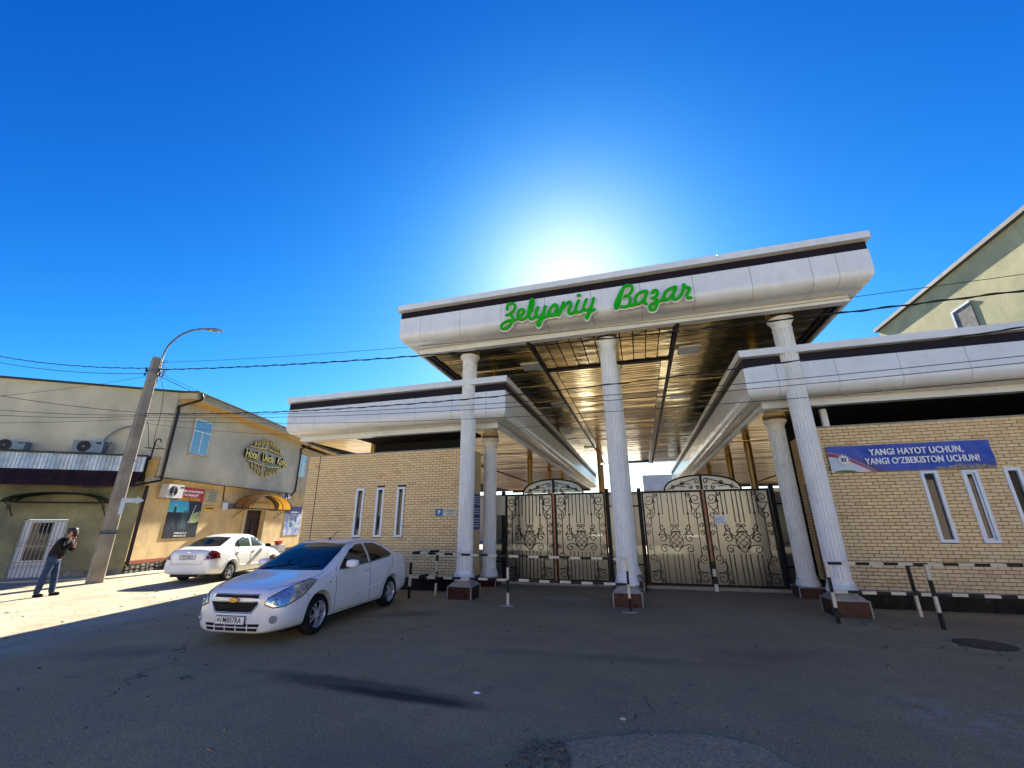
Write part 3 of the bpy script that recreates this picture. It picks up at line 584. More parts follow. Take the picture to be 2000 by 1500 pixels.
# low wings -------------------------------------------------------------
LZ = 4.5
def brick_wall(parent, org, ux, n_out, length, z0, z1, holes, prio, limit, name='brick'):
    """bricks proud of a mortar slab; prio(x)->smaller = nearer. org at left end of outer face"""
    bw, bh, bd_ = 0.212, 0.0645, 0.05; px, pz = 0.222, 0.0745
    nrow = int(round((z1-z0)/pz)); pz = (z1-z0)/nrow; bh = pz-0.011
    items = []
    for r_ in range(nrow):
        z = z0+r_*pz+0.005; x = -(px/2 if r_ % 2 else 0)+0.0
        while x < length-0.01:
            a, b = max(x+.006, 0), min(x+px-.006, length); x += px
            if b-a < 0.03: continue
            segs = [(a, b)]
            for hx0, hx1, hz0, hz1 in holes:
                if z+bh > hz0 and z < hz1:
                    ns = []
                    for s0, s1 in segs:
                        if s1 <= hx0 or s0 >= hx1: ns.append((s0, s1)); continue
                        if hx0-s0 > .02: ns.append((s0, hx0))
                        if s1-hx1 > .02: ns.append((hx1, s1))
                    segs = ns
            for s0, s1 in segs: items.append((prio((s0+s1)/2, z), s0, s1, z))
    items.sort(key=lambda i: i[0]); cache = {}; st = MB(); q = random.Random(int(length*100))
    for i, (_, a, b, z) in enumerate(items):
        w = b-a; pr_ = q.gauss(0, .0015)
        if i < limit:
            kk = round(w, 3)
            if kk not in cache:
                m = MB(); h = kk/2; e = .004
                m.add([(-h, bd_, 0), (h, bd_, 0), (h, bd_, bh), (-h, bd_, bh), (-h, e, 0), (h, e, 0), (h, e, bh), (-h, e, bh), (-h+e, 0, e), (h-e, 0, e), (h-e, 0, bh-e), (-h+e, 0, bh-e)],
                      [(4, 5, 1, 0), (5, 6, 2, 1), (6, 7, 3, 2), (7, 4, 0, 3), (4, 8, 9, 5), (5, 9, 10, 6), (6, 10, 11, 7), (7, 11, 8, 4), (8, 11, 10, 9)])
                cache[kk] = m.mesh('brick', 'brick')
            o = link(name, cache[kk], parent); o.matrix_parent_inverse = parent_inv
            c = org+ux*((a+b)/2)+n_out*pr_; o.location = (c.x, c.y, z); o.rotation_euler = (q.gauss(0, .004), q.gauss(0, .004), math.atan2(ux.y, ux.x))
        else:
            c0 = org+ux*a+n_out*pr_; c1 = org+ux*b+n_out*pr_; d = -n_out*bd_; e = .004
            P = [c0, c1]; 
            vs = [(c0.x+d.x, c0.y+d.y, z), (c1.x+d.x, c1.y+d.y, z), (c1.x+d.x, c1.y+d.y, z+bh), (c0.x+d.x, c0.y+d.y, z+bh), (c0.x, c0.y, z), (c1.x, c1.y, z), (c1.x, c1.y, z+bh), (c0.x, c0.y, z+bh)]
            st.add(vs, [(4, 5, 6, 7), (0, 1, 5, 4), (1, 2, 6, 5), (2, 3, 7, 6), (3, 0, 4, 7)], q.random())
    return st
def win_narrow(parent, x0, x1, z0, z1, y, openw=False):
    fr = MB(); w = .065
    fr.box(x0, x1, y-.02, y+.07, z1-w, z1); fr.box(x0, x1, y-.02, y+.07, z0, z0+w)
    fr.box(x0, x0+w, y-.02, y+.07, z0+w, z1-w); fr.box(x1-w, x1, y-.02, y+.07, z0+w, z1-w)
    f = fr.build('window', 'upvc', parent, world=True)
    if openw:
        s_ = MB(); a = x0+w+.004; b = x1-w-.004; e = .03
        s_.box(a, b, y+.012, y+.05, z1-w-e, z1-w-.003); s_.box(a, b, y+.012, y+.05, z0+w+.003, z0+w+e); s_.box(a, a+e, y+.012, y+.05, z0+w+e, z1-w-e); s_.box(b-e, b, y+.012, y+.05, z0+w+e, z1-w-e)
        s_.build('sash', 'upvc', f)
    p = MB(); p.box(x0+w, x1-w, y+.035, y+.042, z0+w, z1-w); p.build('pane', 'window_glass', f)

WY = 11.96
def wing(name, label, path, offs, cuts, wx0, wx1, side, wins, sidewall_y, xbase, win_open, low_cols, posts_x, slx, limit=300):
    global parent_inv
    T = thing(name, label, 'market building', ((wx0+wx1)/2, WY, 0))
    parent_inv = T.matrix_basis.inverted()
    fascia(T, path, offs, LZ, 1.06, cuts, None)
    # wall slab with window openings, built as pieces around holes
    wl = MB(); x = wx0; yo, yi = WY+.014, WY+.26
    hs = sorted([(a, b, c, d) for a, b, c, d in wins])
    for a, b, c, d in hs:
        wl.box(x, a, yo, yi, 0.36, 4.0); wl.box(a, b, yo, yi, 0.36, c); wl.box(a, b, yo, yi, d, 4.0); x = b
    wl.box(x, wx1, yo, yi, 0.36, 4.0)
    sx = wx1 if side > 0 else wx0
    if side > 0: wl.box(wx1-.26, wx1-.014, yi, sidewall_y, 0.36, 4.0)
    else: wl.box(wx0+.014, wx0+.26, yi, sidewall_y, 0.36, 4.0)
    W = wl.build('wall', 'mortar', T, world=True)
    pW = W
    global _b
    st = brick_wall(T, V(wx0, WY), V(1, 0), V(0, -1), wx1-wx0, 0.36, 4.0, [(a-wx0, b-wx0, c, d) for a, b, c, d in wins], lambda x_, z_: abs(wx0+x_-0)+0.0001*z_, limit)
    if side > 0: org, ux, no = V(wx1, WY), V(0, 1), V(1, 0)
    else: org, ux, no = V(wx0, sidewall_y), V(0, -1), V(-1, 0)
    st2 = brick_wall(T, org, ux, no, sidewall_y-WY, 0.36, 4.0, [], lambda x_, z_: 0, 0)
    st.add(st2.v, st2.f, None); st.r += st2.r
    st.build('far_bricks', 'brick', T, world=True, kind='stuff')
    cp = MB(); cp.box(wx0-.01, wx1+.01, WY-.012, WY+.27, 4.002, 4.03); cp.build('wall_coping', 'grout', T, world=True)
    lg = MB(); lg.box(wx0-.02, wx1+.02, WY-.05, WY+.1, 0.335, 0.358); lg.build('ledge', 'grout', T, world=True)
    # granite skirting tiles
    n = int((wx1-wx0)/.6); 
    for i in range(n+1):
        a = wx0+i*.6; b = min(a+.594, wx1)
        if b-a > .05: mm = MB(); mm.box(a, b, WY-.03, WY+.012, 0, .333); mm.build('base_tile', 'slab', T, world=True)
    mm = MB(); xs_ = wx1+.0 if side > 0 else wx0; mm.box(min(xs_, xs_+.03*side), max(xs_, xs_+.03*side), WY+.014, sidewall_y, 0, .333); mm.build('base_tile', 'slab', T, world=True)
    for i, (a, b, c, d) in enumerate(wins):
        win_narrow(T, a, b, c, d, WY, i in win_open)
    # room behind: floor-to-wall-top dark interior
    rm = MB(); ry = WY+3.2 if side < 0 else sidewall_y
    zt = LZ+.1
    xa = wx0 if side < 0 else -8.9
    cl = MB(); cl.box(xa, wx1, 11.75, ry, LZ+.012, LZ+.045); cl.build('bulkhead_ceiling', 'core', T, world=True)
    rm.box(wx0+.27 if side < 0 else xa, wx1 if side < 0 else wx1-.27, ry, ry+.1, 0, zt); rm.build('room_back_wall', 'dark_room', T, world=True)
    cu_ = MB()
    for a, b, c, d in wins[:2]: cu_.box(a+.05, b-.08, WY+.22, WY+.24, c+.1, d-.1)
    cu_.build('curtain', 'curtain', T, world=True)
    for x_, y_ in low_cols: column(T, x_, y_, LZ+.02, 0.26, plinth=.62, ph=.25, smear=False)
    for x_, y_ in posts_x:
        mm = MB(); mm.lathe([(.125, 0), (.125, LZ+.1)], (x_, y_, 0), 18); mm.build('roof_post', 'gold_post', T, True, world=True)
    # slatted ceiling behind the front board
    a0, a1 = slx; y = 11.95; cm = box_mesh('ceiling_slat', 'slat', a1-a0, .19, .02); q = random.Random(8)
    while y < 37.5:
        o = link('ceiling_slat', cm, T); o.matrix_parent_inverse = parent_inv; o.location = ((a0+a1)/2, y, LZ+.06); o.rotation_euler = (q.gauss(0, R(1.2)), 0, 0); y += .205
    mm = MB(); c_ = 0.5*(a0+a1)
    mm.box(c_-.05, c_+.05, 11.9, 37.5, LZ+.01, LZ+.05); mm.box(a0, a1, 37.4, 37.5, LZ-.1, LZ+.05); mm.build('ceiling_trim', 'band', T, world=True)
    return T
WA = R(-13.5)
lb = V(-10.98, 11.67); dl = V(math.sin(WA), math.cos(WA))
WL = wing('market_wing', 'left brick wing with white fascia, three narrow windows and the parking plate', 
     [lb+dl*27.5, lb, V(-3.84, 11.67), V(-3.84, 37.8)], [0.18, 0.67, 0.43],
     [steps(1.0, 1.22, 22), [x+10.98 for x in (-10.43, -9.92, -8.70, -7.49, -6.28, -5.07, -3.99)], steps(0.55, 1.22, 22)],
     -10.72, -4.86, 1, [(-8.72, -8.42, 1.42, 2.89), (-7.97, -7.69, 1.42, 2.90), (-7.24, -6.97, 1.42, 2.90)], 13.0, 0, (), [(-4.66, 13.35)], 
     [(-4.7, 19.0), (-4.7, 23.5), (-4.75, 28), (-9.2, 13.4), (-9.2, 20)], (-10.9, -3.95))
WR = wing('market_wing', 'right brick wing with white fascia, narrow windows and the blue slogan banner',
     [V(3.2, 37.8), V(3.2, 11.67), V(13.5, 11.67), V(13.5, 37.8)], [0.42, 0.67, 0.2],
     [steps(0.9, 1.22, 22), [x-3.2 for x in (3.49, 4.72, 5.95, 7.18, 8.4, 9.6, 10.8, 12)], []],
     4.36, 13.3, -1, [(6.19, 6.515, 1.34, 2.88), (6.945, 7.24, 1.335, 2.87), (7.69, 7.99, 1.335, 2.89), (8.45, 8.75, 1.335, 2.89)], 13.9, 0, (1,), [(3.88, 13.25)],
     [(3.95, 17.0), (3.9, 20.3), (3.9, 26), (3.9, 31)], (3.35, 13.4))
# side door of the right wing (brown) and little post over the wall
mm = MB(); mm.box(4.325, 4.352, 12.35, 13.45, 0.1, 2.75); d_ = mm.build('side_door', 'brown_door', WR, world=True)
mm = MB(); mm.box(4.30, 4.325, 12.45, 12.48, 1.1, 1.3); mm.build('handle', 'grey_metal', d_)
mm = MB(); mm.box(4.62, 4.74, 12.1, 12.22, 4.03, 4.5); mm.build('wall_post', 'column', WR, world=True)
mm = MB(); mm.box(-10.3, -10.28, 11.955, 11.965, 0.4, 4.0); mm.build('wall_joint', 'core', WL, world=True)
mm = MB(); mm.box(-10.0, -9.0, 11.945, 11.958, 2.05, 2.075); mm.build('rusty_rail', 'rust', WL, world=True)

# signs on the walls ------------------------------------------------------
B = thing('slogan_banner', 'long blue banner with white capital letters above the right wing windows', 'banner', (6.03, 11.9, 3.2))
bx0, bx1, bz0, bz1 = -1.57, 1.57, -0.305, 0.31
mm = MB(); nseg = 40
def wav(x, z): return .016*math.sin(x*5.1)+.010*math.sin(z*9+x*3)+.007*math.sin(x*17+z*6)+.012*abs(x/1.57)**3*math.sin(z*14)
for i in range(nseg):
    for j in range(6):
        xa, xb = bx0+(bx1-bx0)*i/nseg, bx0+(bx1-bx0)*(i+1)/nseg; za, zb = bz0+(bz1-bz0)*j/6, bz0+(bz1-bz0)*(j+1)/6
        mm.quad((xa, wav(xa, za), za), (xb, wav(xb, za), za), (xb, wav(xb, zb), zb), (xa, wav(xa, zb), zb))
def banner_mat():
    t = NT('banner_print'); co = t.coord('Object'); s_ = t.n('ShaderNodeSeparateXYZ'); t.l(co, s_.inputs[0]); X, Z = s_.outputs[0], s_.outputs[2]
    c = t.mix(t.ramp(t.noise(co, 2, 3), .3, .7), (0.010, 0.045, 0.33), (0.022, 0.075, 0.48))
    def swoosh(a, b, cc, w, col, c, cut=-0.55):
        # curve z = a + b*exp-like fall off from the left edge
        zc = t.math('ADD', a, t.math('MULTIPLY', t.math('POWER', t.math('MAXIMUM', t.math('ADD', X, 1.57), 0.0), 1.6), b))
        d = t.math('ABSOLUTE', t.math('SUBTRACT', Z, zc)); return t.mix(t.ramp(d, w*.8, w, (1, 1, 1, 1), (0, 0, 0, 1)), c, col)
    def below(a, b, col, c, soft=.02):
        zc = t.math('ADD', a, t.math('MULTIPLY', t.math('POWER', t.math('MAXIMUM', t.math('ADD', X, 1.57), 0.0), 1.6), b))
        d = t.math('SUBTRACT', zc, Z); return t.mix(t.ramp(d, 0, soft), c, col)
    c = below(0.22, -0.42, (0.10, 0.02, 0.12), c, .12)
    c = below(0.20, -0.55, (0.16, 0.42, 0.62), c, .05)
    c = below(0.19, -0.55, (0.36, 0.015, 0.04), c, .06)
    c = below(0.08, -0.50, (0.62, 0.66, 0.72), c, .03)
    gx = t.math('MULTIPLY', t.math('ADD', X, 1.28), 2.6); gz = t.math('MULTIPLY', t.math('ADD', Z, 0.31), 11.0)
    gd = t.math('ADD', t.math('MULTIPLY', gx, gx), t.math('MULTIPLY', gz, gz)); c = t.mix(t.ramp(gd, .3, .45, (1, 1, 1, 1), (0, 0, 0, 1)), c, (0.02, 0.22, 0.03))
    sk = t.math('ADD', t.math('MULTIPLY', t.noise(t.coord('Object', (1, 1, .3)), 6, 4, .8), 0.22), -0.335)
    mk = t.math('MULTIPLY', t.ramp(t.math('SUBTRACT', sk, Z), 0, .02), t.ramp(X, .44, .50))
    city = t.mix(t.ramp(t.noise(co, 14, 4, .7), .35, .65), (0.05, 0.07, 0.10), (0.45, 0.36, 0.28)); c = t.mix(mk, c, city)
    t.base(c); t.set(Roughness=.45); return t.m
MAT['banner'] = banner_mat(); mm.build('banner_sheet', 'banner', B, True)
rx = (math.pi/2, 0, 0)
text('YANGI HAYOT UCHUN,', .205, 'white_print', B, (0.16, -.03, .125), rx, sx=.76, fat=.007, spacing=1.06)
text("YANGI O‘ZBEKISTON UCHUN!", .205, 'white_print', B, (0.22, -.03, -.085), rx, sx=.72, fat=.007, spacing=1.06)
mm = MB(); mm.lathe([(.098, 0), (.098, .006)], (0, 0, 0), 28, 'Y'); e_ = mm.build('emblem', 'white_print', B); e_.location = (-1.28, -.03, -.02)
text('32', .12, 'black_print', e_, (0, -.008, 0), rx, bold=.004)
mm = MB()
for k in range(14):
    a = math.pi*(.55+1.9*k/13); mm.tube([(.10*math.cos(a), -.002, .10*math.sin(a)), (.14*math.cos(a+.15), -.002, .14*math.sin(a+.15))], .007, 5)
mm.build('wreath', 'white_print', e_)
Pk = thing('parking_plate', 'small white plate with a blue parking square on the left brick wall', 'sign', (-5.54, 11.94, 2.12))
mm = MB(); mm.box(-.34, -.10, -.012, 0, -.105, .105); a_ = mm.build('blue_square', pm('sign_blue', (0.01, 0.10, 0.30), .4), Pk)
text('P', .15, 'white_print', a_, (-.22, -.016, 0), rx, bold=.004)
mm = MB(); mm.box(-.10, .34, -.010, 0, -.10, .10); a_ = mm.build('plate', pm('sign_pale', (0.55, 0.56, 0.45), .4), Pk)
tg = pm('sign_teal', (0.01, 0.14, 0.15), .5); MAT['teal_print'] = tg
text('AVTOTURARGOH', .055, 'teal_print', a_, (.12, -.014, .04), rx, sx=.85); text('24 SOAT', .055, 'teal_print', a_, (.12, -.014, -.045), rx, sx=.85)
Nb = thing('notice_board', 'dark blue notice board with small white print on the side wall by the left gate', 'sign', (-4.85, 12.55, 2.15))
mm = MB(); mm.box(0.0, .03, -.33, .33, -.52, .52); mm.build('board', pm('notice_blue', (0.012, 0.03, 0.22), .4), Nb)
mm = MB(); q = random.Random(2)
for i in range(13):
    z = .44-i*.072
    if i in (4, 8): continue
    y = -.27
    while y < .25: w = q.uniform(.03, .10); mm.box(.031, .034, y, min(y+w, .28), z-.012, z+.012); y += w+.02
mm.build('print', 'white_print', Nb)

# ------------------------------------------------------------------ wrought iron gates
def spiral(cx, cz, r, a0, turns, sgn, r_in=0.22, n=None):
    n = n or max(8, int(abs(turns)*14)); return [(cx+r*(r_in+(1-r_in)*(k/n))*math.cos(a0+sgn*turns*2*math.pi*(1-k/n)), cz+r*(r_in+(1-r_in)*(k/n))*math.sin(a0+sgn*turns*2*math.pi*(1-k/n))) for k in range(n+1)]
def leaf_parts(W, Hh):
    """wrought iron of one leaf in local x 0..W, z 0..Hh ; returns dict of builders"""
    r = .0095; P = {}
    fr = MB(); a = .022
    fr.box(0, W, -a, a, Hh-.05, Hh); fr.box(0, W, -a, a, 0, .05); fr.box(0, .045, -a, a, .05, Hh-.05); fr.box(W-.045, W, -a, a, .05, Hh-.05); P['frame'] = (fr, 'black_iron')
    bars = []
    sc_ = []
    def S(p, rr=r): sc_.append((p, rr))
    cx = W/2; L, T_ = .05, Hh-.05
    for mx in (0, 1):
        f = (lambda x: x) if mx == 0 else (lambda x: W-x)
        def g_(pts): return [(f(x), z) for x, z in pts]
        # upper corner: big scroll running into a lower one
        S(g_(spiral(.19, T_-.19, .15, -2.3, 1.35, 1)+[(.05+.05, T_-.38), (.20, T_-.50)]))
        S(g_(spiral(.17, T_-.64, .13, 1.5, 1.25, -1)+[(.30, T_-.46), (.33, T_-.30)]))
        S(g_(spiral(.33, T_-.26, .06, 1.2, 1.2, 1))); S(g_(spiral(.40, T_-.07, .055, -1.6, 1.2, -1)))
        S(g_(spiral(.13, T_-.92, .075, 1.5, 1.2, 1))); S(g_(spiral(.12, T_-1.12, .07, -1.5, 1.2, -1)))
        # lower corner
        S(g_(spiral(.19, .21, .15, 2.3, 1.35, -1)+[(.30, .38), (.36, .52), (.25, .66)]))
        S(g_(spiral(.16, .70, .12, -1.5, 1.25, 1))); S(g_(spiral(.40, .12, .06, 1.6, 1.2, 1))); S(g_(spiral(.36, .34, .06, -1.2, 1.2, -1)))
        S(g_(spiral(.12, .98, .07, 1.5, 1.2, 1)))
        # scrolls round the basket
        zb = Hh*.52
        S([(cx+(x-cx if mx == 0 else cx-x), z) for x, z in spiral(cx-.37, zb-.10, .125, 2.6, 1.3, -1)+[(cx-.36, zb+.12), (cx-.22, zb-.12)]])
        S([(cx+(x-cx if mx == 0 else cx-x), z) for x, z in spiral(cx-.34, zb-.38, .115, 1.2, 1.25, 1)+[(cx-.18, zb-.30), (cx-.02, zb-.46)]])
        S([(cx+(x-cx if mx == 0 else cx-x), z) for x, z in spiral(cx-.36, zb+.22, .085, -.5, 1.1, -1)+[(cx-.30, zb+.06), (cx-.17, zb-.05)]])
        S([(cx+(x-cx if mx == 0 else cx-x), z) for x, z in spiral(cx-.075, zb+.24, .065, -1.0, 1.2, 1)+[(cx-.15, zb+.06)]])
    P['_scroll'] = sc_
    zb = Hh*.52; bk = MB()
    n = 9
    def env(t): return .19*math.sin(math.pi*(0.15+0.80*t))**.6 if t < 1 else .02
    for s_ in (-1, 1):
        for k in range(6):
            pts = []
            for j in range(17):
                t = j/16; ph = k*math.pi/3+s_*t*3.0; w = env(1-t)
                pts.append((cx+w*math.cos(ph), -w*.35*math.sin(ph), zb+.10-.46*t))
            bk.tube(pts, .0065, 4)
    for z, w in ((zb+.08, env(1)*0+.13), (zb-.32, .035)): bk.tube([(cx+w*math.cos(a), -w*.35*math.sin(a), z) for a in [2*math.pi*i/20 for i in range(21)]], .006, 5)
    P['basket'] = (bk, 'black_iron')
    xs = [.21, .33, .44, .55, cx-.115, cx, cx+.115, W-.55, W-.44, W-.33, W-.21]
    for i, x in enumerate(xs):
        inner = abs(x-cx) < .2
        segs = [(T_, zb+(.32 if inner else .08 if .3 < abs(x-cx)+.0 and abs(x-cx) < .45 else .55)), (L, zb-.50 if abs(x-cx) < .45 else zb-.62)]
        if i in (0, 10): segs = [(T_-.55, .75)]
        for a, b in segs: bars.append((x, min(a, b), max(a, b), i in (2, 8) and a == T_))
    P['_bars'] = bars
    return P
leaf_meshes = {}
def build_leaf(parent, W, Hh, name='gate_leaf'):
    key = (round(W, 3), round(Hh, 3))
    if key not in leaf_meshes:
        P = leaf_parts(W, Hh); d = [('frame', P['frame'][0].mesh('frame', 'black_iron'))]
        for p, r in P['_scroll']:
            m = MB(); pts = catmull([(x, 0, z) for x, z in p], 2) if len(p) < 40 else [Vector((x, 0, z)) for x, z in p]; m.tube(pts, r, 5); d.append(('scroll', m.mesh('scroll', 'black_iron', True)))
        for x, a, b, knob in P['_bars']:
            m = MB(); m.box(x-.008, x+.008, -.008, .008, a, b)
            if knob: zc = a+(b-a)*.45; m.lathe([(.004, zc-.045), (.026, zc-.015), (.026, zc+.015), (.004, zc+.045)], (x, 0, 0), 8)
            d.append(('bar', m.mesh('bar', 'black_iron')))
        d.append(('basket', P['basket'][0].mesh('basket', 'black_iron', True)))
        m = MB(); m.box(.01, W-.01, .03, .036, .02, Hh-.02); d.append(('backing_sheet', m.mesh('backing_sheet', 'poly')))
        leaf_meshes[key] = d
    d = leaf_meshes[key]; f = link(name, d[0][1], parent)
    for nm, me in d[1:]: link(nm, me, f)
    return f
def gate(name, label, x0, x1, y, zb, zt, ax0, ax1, az, striped):
    T = thing('iron_gate', label, 'gate', (x0, y, zb), group='wrought iron entrance gates')
    W = (x1-x0)/2-.03; Hh = zt-zb
    l1 = build_leaf(T, W, Hh); l1.location = (0.0, 0, 0)
    l2 = build_leaf(T, W, Hh); l2.location = (x1-x0-W, 0, 0)
    for s_, px_ in ((-1, -.07), (1, x1-x0+.07)):
        m = MB(); m.box(px_-.055, px_+.055, -.05, .06, -zb, Hh+.10); m.build('gate_post', 'black_iron', T)
        for z in (.52, Hh-.42): m = MB(); m.box(min(px_, px_+s_*.33), max(px_, px_+s_*.33), -.02, .02, z-.02, z+.02); m.build('tie_bar', 'black_iron', T)
        m = MB(); m.box(min(px_+s_*.055, px_+s_*.42), max(px_+s_*.055, px_+s_*.42), .03, .036, .0, Hh-.1); m.build('side_sheet', 'poly', T)
    cx = (x1-x0)/2
    m = MB(); m.box(cx-.03, cx+.03, -.045, -.005, 0.02 if not striped else .62, Hh+.02); m.build('meeting_post', 'rust', T)
    m = MB(); m.box(cx-.03, cx+.03, -.045, .0, Hh+.022, az-zb); m.build('post_top', 'black_iron', T)
    if striped:
        for i in range(4): m = MB(); m.box(cx-.04, cx+.05, -.065, -.012, -zb+.0+i*.19, -zb+.188+i*.19); m.build('stripe', 'black_paint' if i % 2 else 'cream_paint', T)
    hw = (ax1-ax0)/2; ac = (ax0+ax1)/2-x0; ah = az-zt
    m = MB(); m.tube([(ac-hw*math.cos(math.pi*k/24), 0, Hh+ah*math.sin(math.pi*k/24)**.85) for k in range(25)], .022, 6); m.build('arch', 'black_iron', T)
    m = MB(); m.prism([(ac-hw*.99*math.cos(math.pi*k/24), Hh+.01+ah*.98*math.sin(math.pi*k/24)**.85) for k in range(25)], lambda p: (p[0], .03, p[1]), lambda p: (p[0], .036, p[1])); m.build('arch_sheet', 'poly', T)
    for s_ in (-1, 1):
        for c_, z_, r_, a0, sg in ((.78, .09, .065, 1.0, 1), (.52, .22, .07, -.5, -1), (.30, .08, .06, 2, 1), (.13, .26, .085, .5, 1), (.12, .09, .06, -1, -1)):
            p = spiral(c_*hw, z_+.0, r_, a0, 1.2, sg); p += [(c_*hw*.55, z_*.6+.05)] if c_ > .3 else []
            m = MB(); m.tube([(ac+s_*x, 0, Hh+z) for x, z in p], .012, 5); m.build('scroll', 'black_iron', T, True)
        m = MB(); m.tube(catmull([(ac+s_*hw*.92, 0, Hh+.03), (ac+s_*hw*.6, 0, Hh+.17), (ac+s_*hw*.35, 0, Hh+.27), (ac+s_*hw*.15, 0, Hh+.32)], 5), .012, 5); m.build('scroll', 'black_iron', T, True)
    m = MB(); m.box(-.1, x1-x0+.1, -.06, .08, -zb+.02, -.012); m.build('threshold', 'concrete_pole', T)
    return T
gate('gate', 'left pair of black scrolled iron gates under an arched top, behind the long barrier', -4.23, -1.03, 13.70, 0.14, 2.70, -3.63, -1.68, 3.14, False)
G2 = gate('gate', 'right pair of black scrolled iron gates with a striped foot on the centre post', 0.07, 3.50, 13.70, 0.12, 2.69, 0.75, 2.83, 3.12, True)
m = MB(); m.box(1.93, 2.22, -.05, -.045, 1.62, 1.86); nt = m.build('paper_notice', 'white_print', G2)
m = MB()
for i in range(5): m.box(1.95, 2.20-.03*(i % 2), -.053, -.051, 1.65+i*.04, 1.66+i*.04)
m.build('print', 'black_print', nt)
m = MB(); m.box(-.52, -.18, -.12, .10, 2.05-.12, 2.65-.12); T = thing('meter_cabinet', 'beige cabinet on the left post of the left gate', 'electric box', (-4.05, 13.72, 0.12)); m.build('cabinet_body', 'cream', T)
m = MB(); m.box(-.49, -.21, -.13, -.12, 2.08-.12, 2.62-.12); m.build('door', 'cream', T)

# ------------------------------------------------------------------ striped barriers
def striped_rail(parent, p0, p1, seg=.215, r=.025, start=0):
    p0, p1 = Vector(p0), Vector(p1); L = (p1-p0).length; d = (p1-p0)/L; n = max(1, int(round(L/seg)))
    for i in range(n):
        a, b = p0+d*(L*i/n), p0+d*(L*(i+1)/n); m = MB(); sag = .004*math.sin(i*1.7)
        ax = d; az = Vector((0, 0, 1)) if abs(d.z) < .8 else Vector((0, 1, 0)); ay = az.cross(ax).normalized(); az = ax.cross(ay)
        m.obox((a+b)/2+Vector((0, 0, sag)), ax, ay, az, (b-a).length/2, r, r); m.build('stripe', 'black_paint' if (i+start) % 2 == 0 else 'cream_paint', parent, world=True)
B1 = thing('barrier', 'long black and cream striped pipe barrier in front of the left gate', 'barrier', (-3.13, 10.3, 0), group='striped pipe barriers')
for x, y, zt, st in ((-5.86, 10.62, 1.10, 0), (-3.13, 10.30, 1.06, 1), (-0.40, 10.22, 1.04, 0)): striped_rail(B1, (x, y, 0), (x, y, zt+.028), .27, start=st)
striped_rail(B1, (-5.83, 10.62, 1.08), (-3.16, 10.30, 1.062), .235, start=0); striped_rail(B1, (-3.10, 10.30, 1.06), (-.43, 10.22, 1.04), .235, start=1)
striped_rail(B1, (-5.83, 10.62, .50), (-3.16, 10.30, .545), .235, start=1); striped_rail(B1, (-3.10, 10.30, .545), (-.43, 10.22, .535), .235, start=0)
striped_rail(B1, (-5.86, 10.65, 1.085), (-5.45, 11.3, 1.09), .25, start=0); striped_rail(B1, (-5.45, 11.3, 0), (-5.45, 11.3, 1.12), .27, start=1); striped_rail(B1, (-5.86, 10.65, .5), (-5.45, 11.3, .5), .25, start=1)
for x, y in ((-3.13, 10.30), (-0.40, 10.22)): mm = flat_blob(x, y, .16, .11, -.01, .02, 14, int(abs(x)*10), .25); mm.build('cement_foot', 'cement', B1, world=True)
B2 = thing('barrier', 'black and cream striped pipe barrier before the right brick wing', 'barrier', (4.1, 10.1, 0), group='striped pipe barriers')
striped_rail(B2, (3.33, 10.12, 0), (3.33, 10.12, 1.05), .27, start=0)
striped_rail(B2, (4.86, 10.02, 0), (4.86, 10.02, 1.05), .27, start=0)
striped_rail(B2, (3.36, 10.12, 1.03), (6.9, 10.0, 1.06), .225, start=0); striped_rail(B2, (3.36, 10.12, .535), (6.9, 10.0, .56), .225, start=1)
striped_rail(B2, (4.86, 10.06, 1.03), (5.12, 11.2, .93), .40, start=0); striped_rail(B2, (5.12, 11.2, 0), (5.12, 11.2, .93), .5, start=1); striped_rail(B2, (4.86, 10.06, .53), (5.12, 11.2, .45), .40, start=0)
striped_rail(B2, (6.9, 10.0, 0), (6.9, 10.0, 1.05), .27, start=0)

# ------------------------------------------------------------------ utility pole with lamp, cables
PX, PY = -17.66, 10.80
PO = thing('utility_pole', 'weathered tapered concrete pole with a curved street lamp arm beside the phoning man', 'utility pole', (PX, PY, 0))
m = MB(); rz = math.atan2(PY, PX); ax = Vector((math.cos(rz+.25), math.sin(rz+.25), 0)); ay = Vector((-ax.y, ax.x, 0)); vs = []
secs = [(0, .20), (0.3, .19), (2.5, .175), (5.5, .150), (8.05, .128)]
for z, h in secs:
    c_ = h*.18
    for sx_, sy_ in ((-1, -1), (1, -1), (1, 1), (-1, 1)):
        for t_ in ((0, 1), (1, 0)) if sx_*sy_ > 0 else ((1, 0), (0, 1)):
            vs.append(ax*(sx_*(h-c_*t_[0]))+ay*(sy_*(h-c_*t_[1]))+Vector((0, 0, z)))
fs = [(j*8+k, j*8+(k+1) % 8, (j+1)*8+(k+1) % 8, (j+1)*8+k) for j in range(4) for k in range(8)]+[tuple(32+k for k in range(8))]
m.add(vs, fs); m.build('shaft', 'concrete_pole', PO)
m = MB()
for z, h in ((7.45, .142), (7.52, .141), (5.72, .158), (4.05, .168), (1.62, .19)): m.obox((0, 0, z), ax, ay, Vector((0, 0, 1)), h, h, .02)
m.build('metal_strap', 'grey_metal', PO)
m = MB(); m.obox((0, 0, 1.60), ax, ay, Vector((0, 0, 1)), .1855, .1855, .06); m.build('painted_band', pm('band_blue', (0.05, 0.07, 0.09), .8), PO)
ad = Vector((0.52, 0.85, 0)).normalized()
b0 = ad*.16
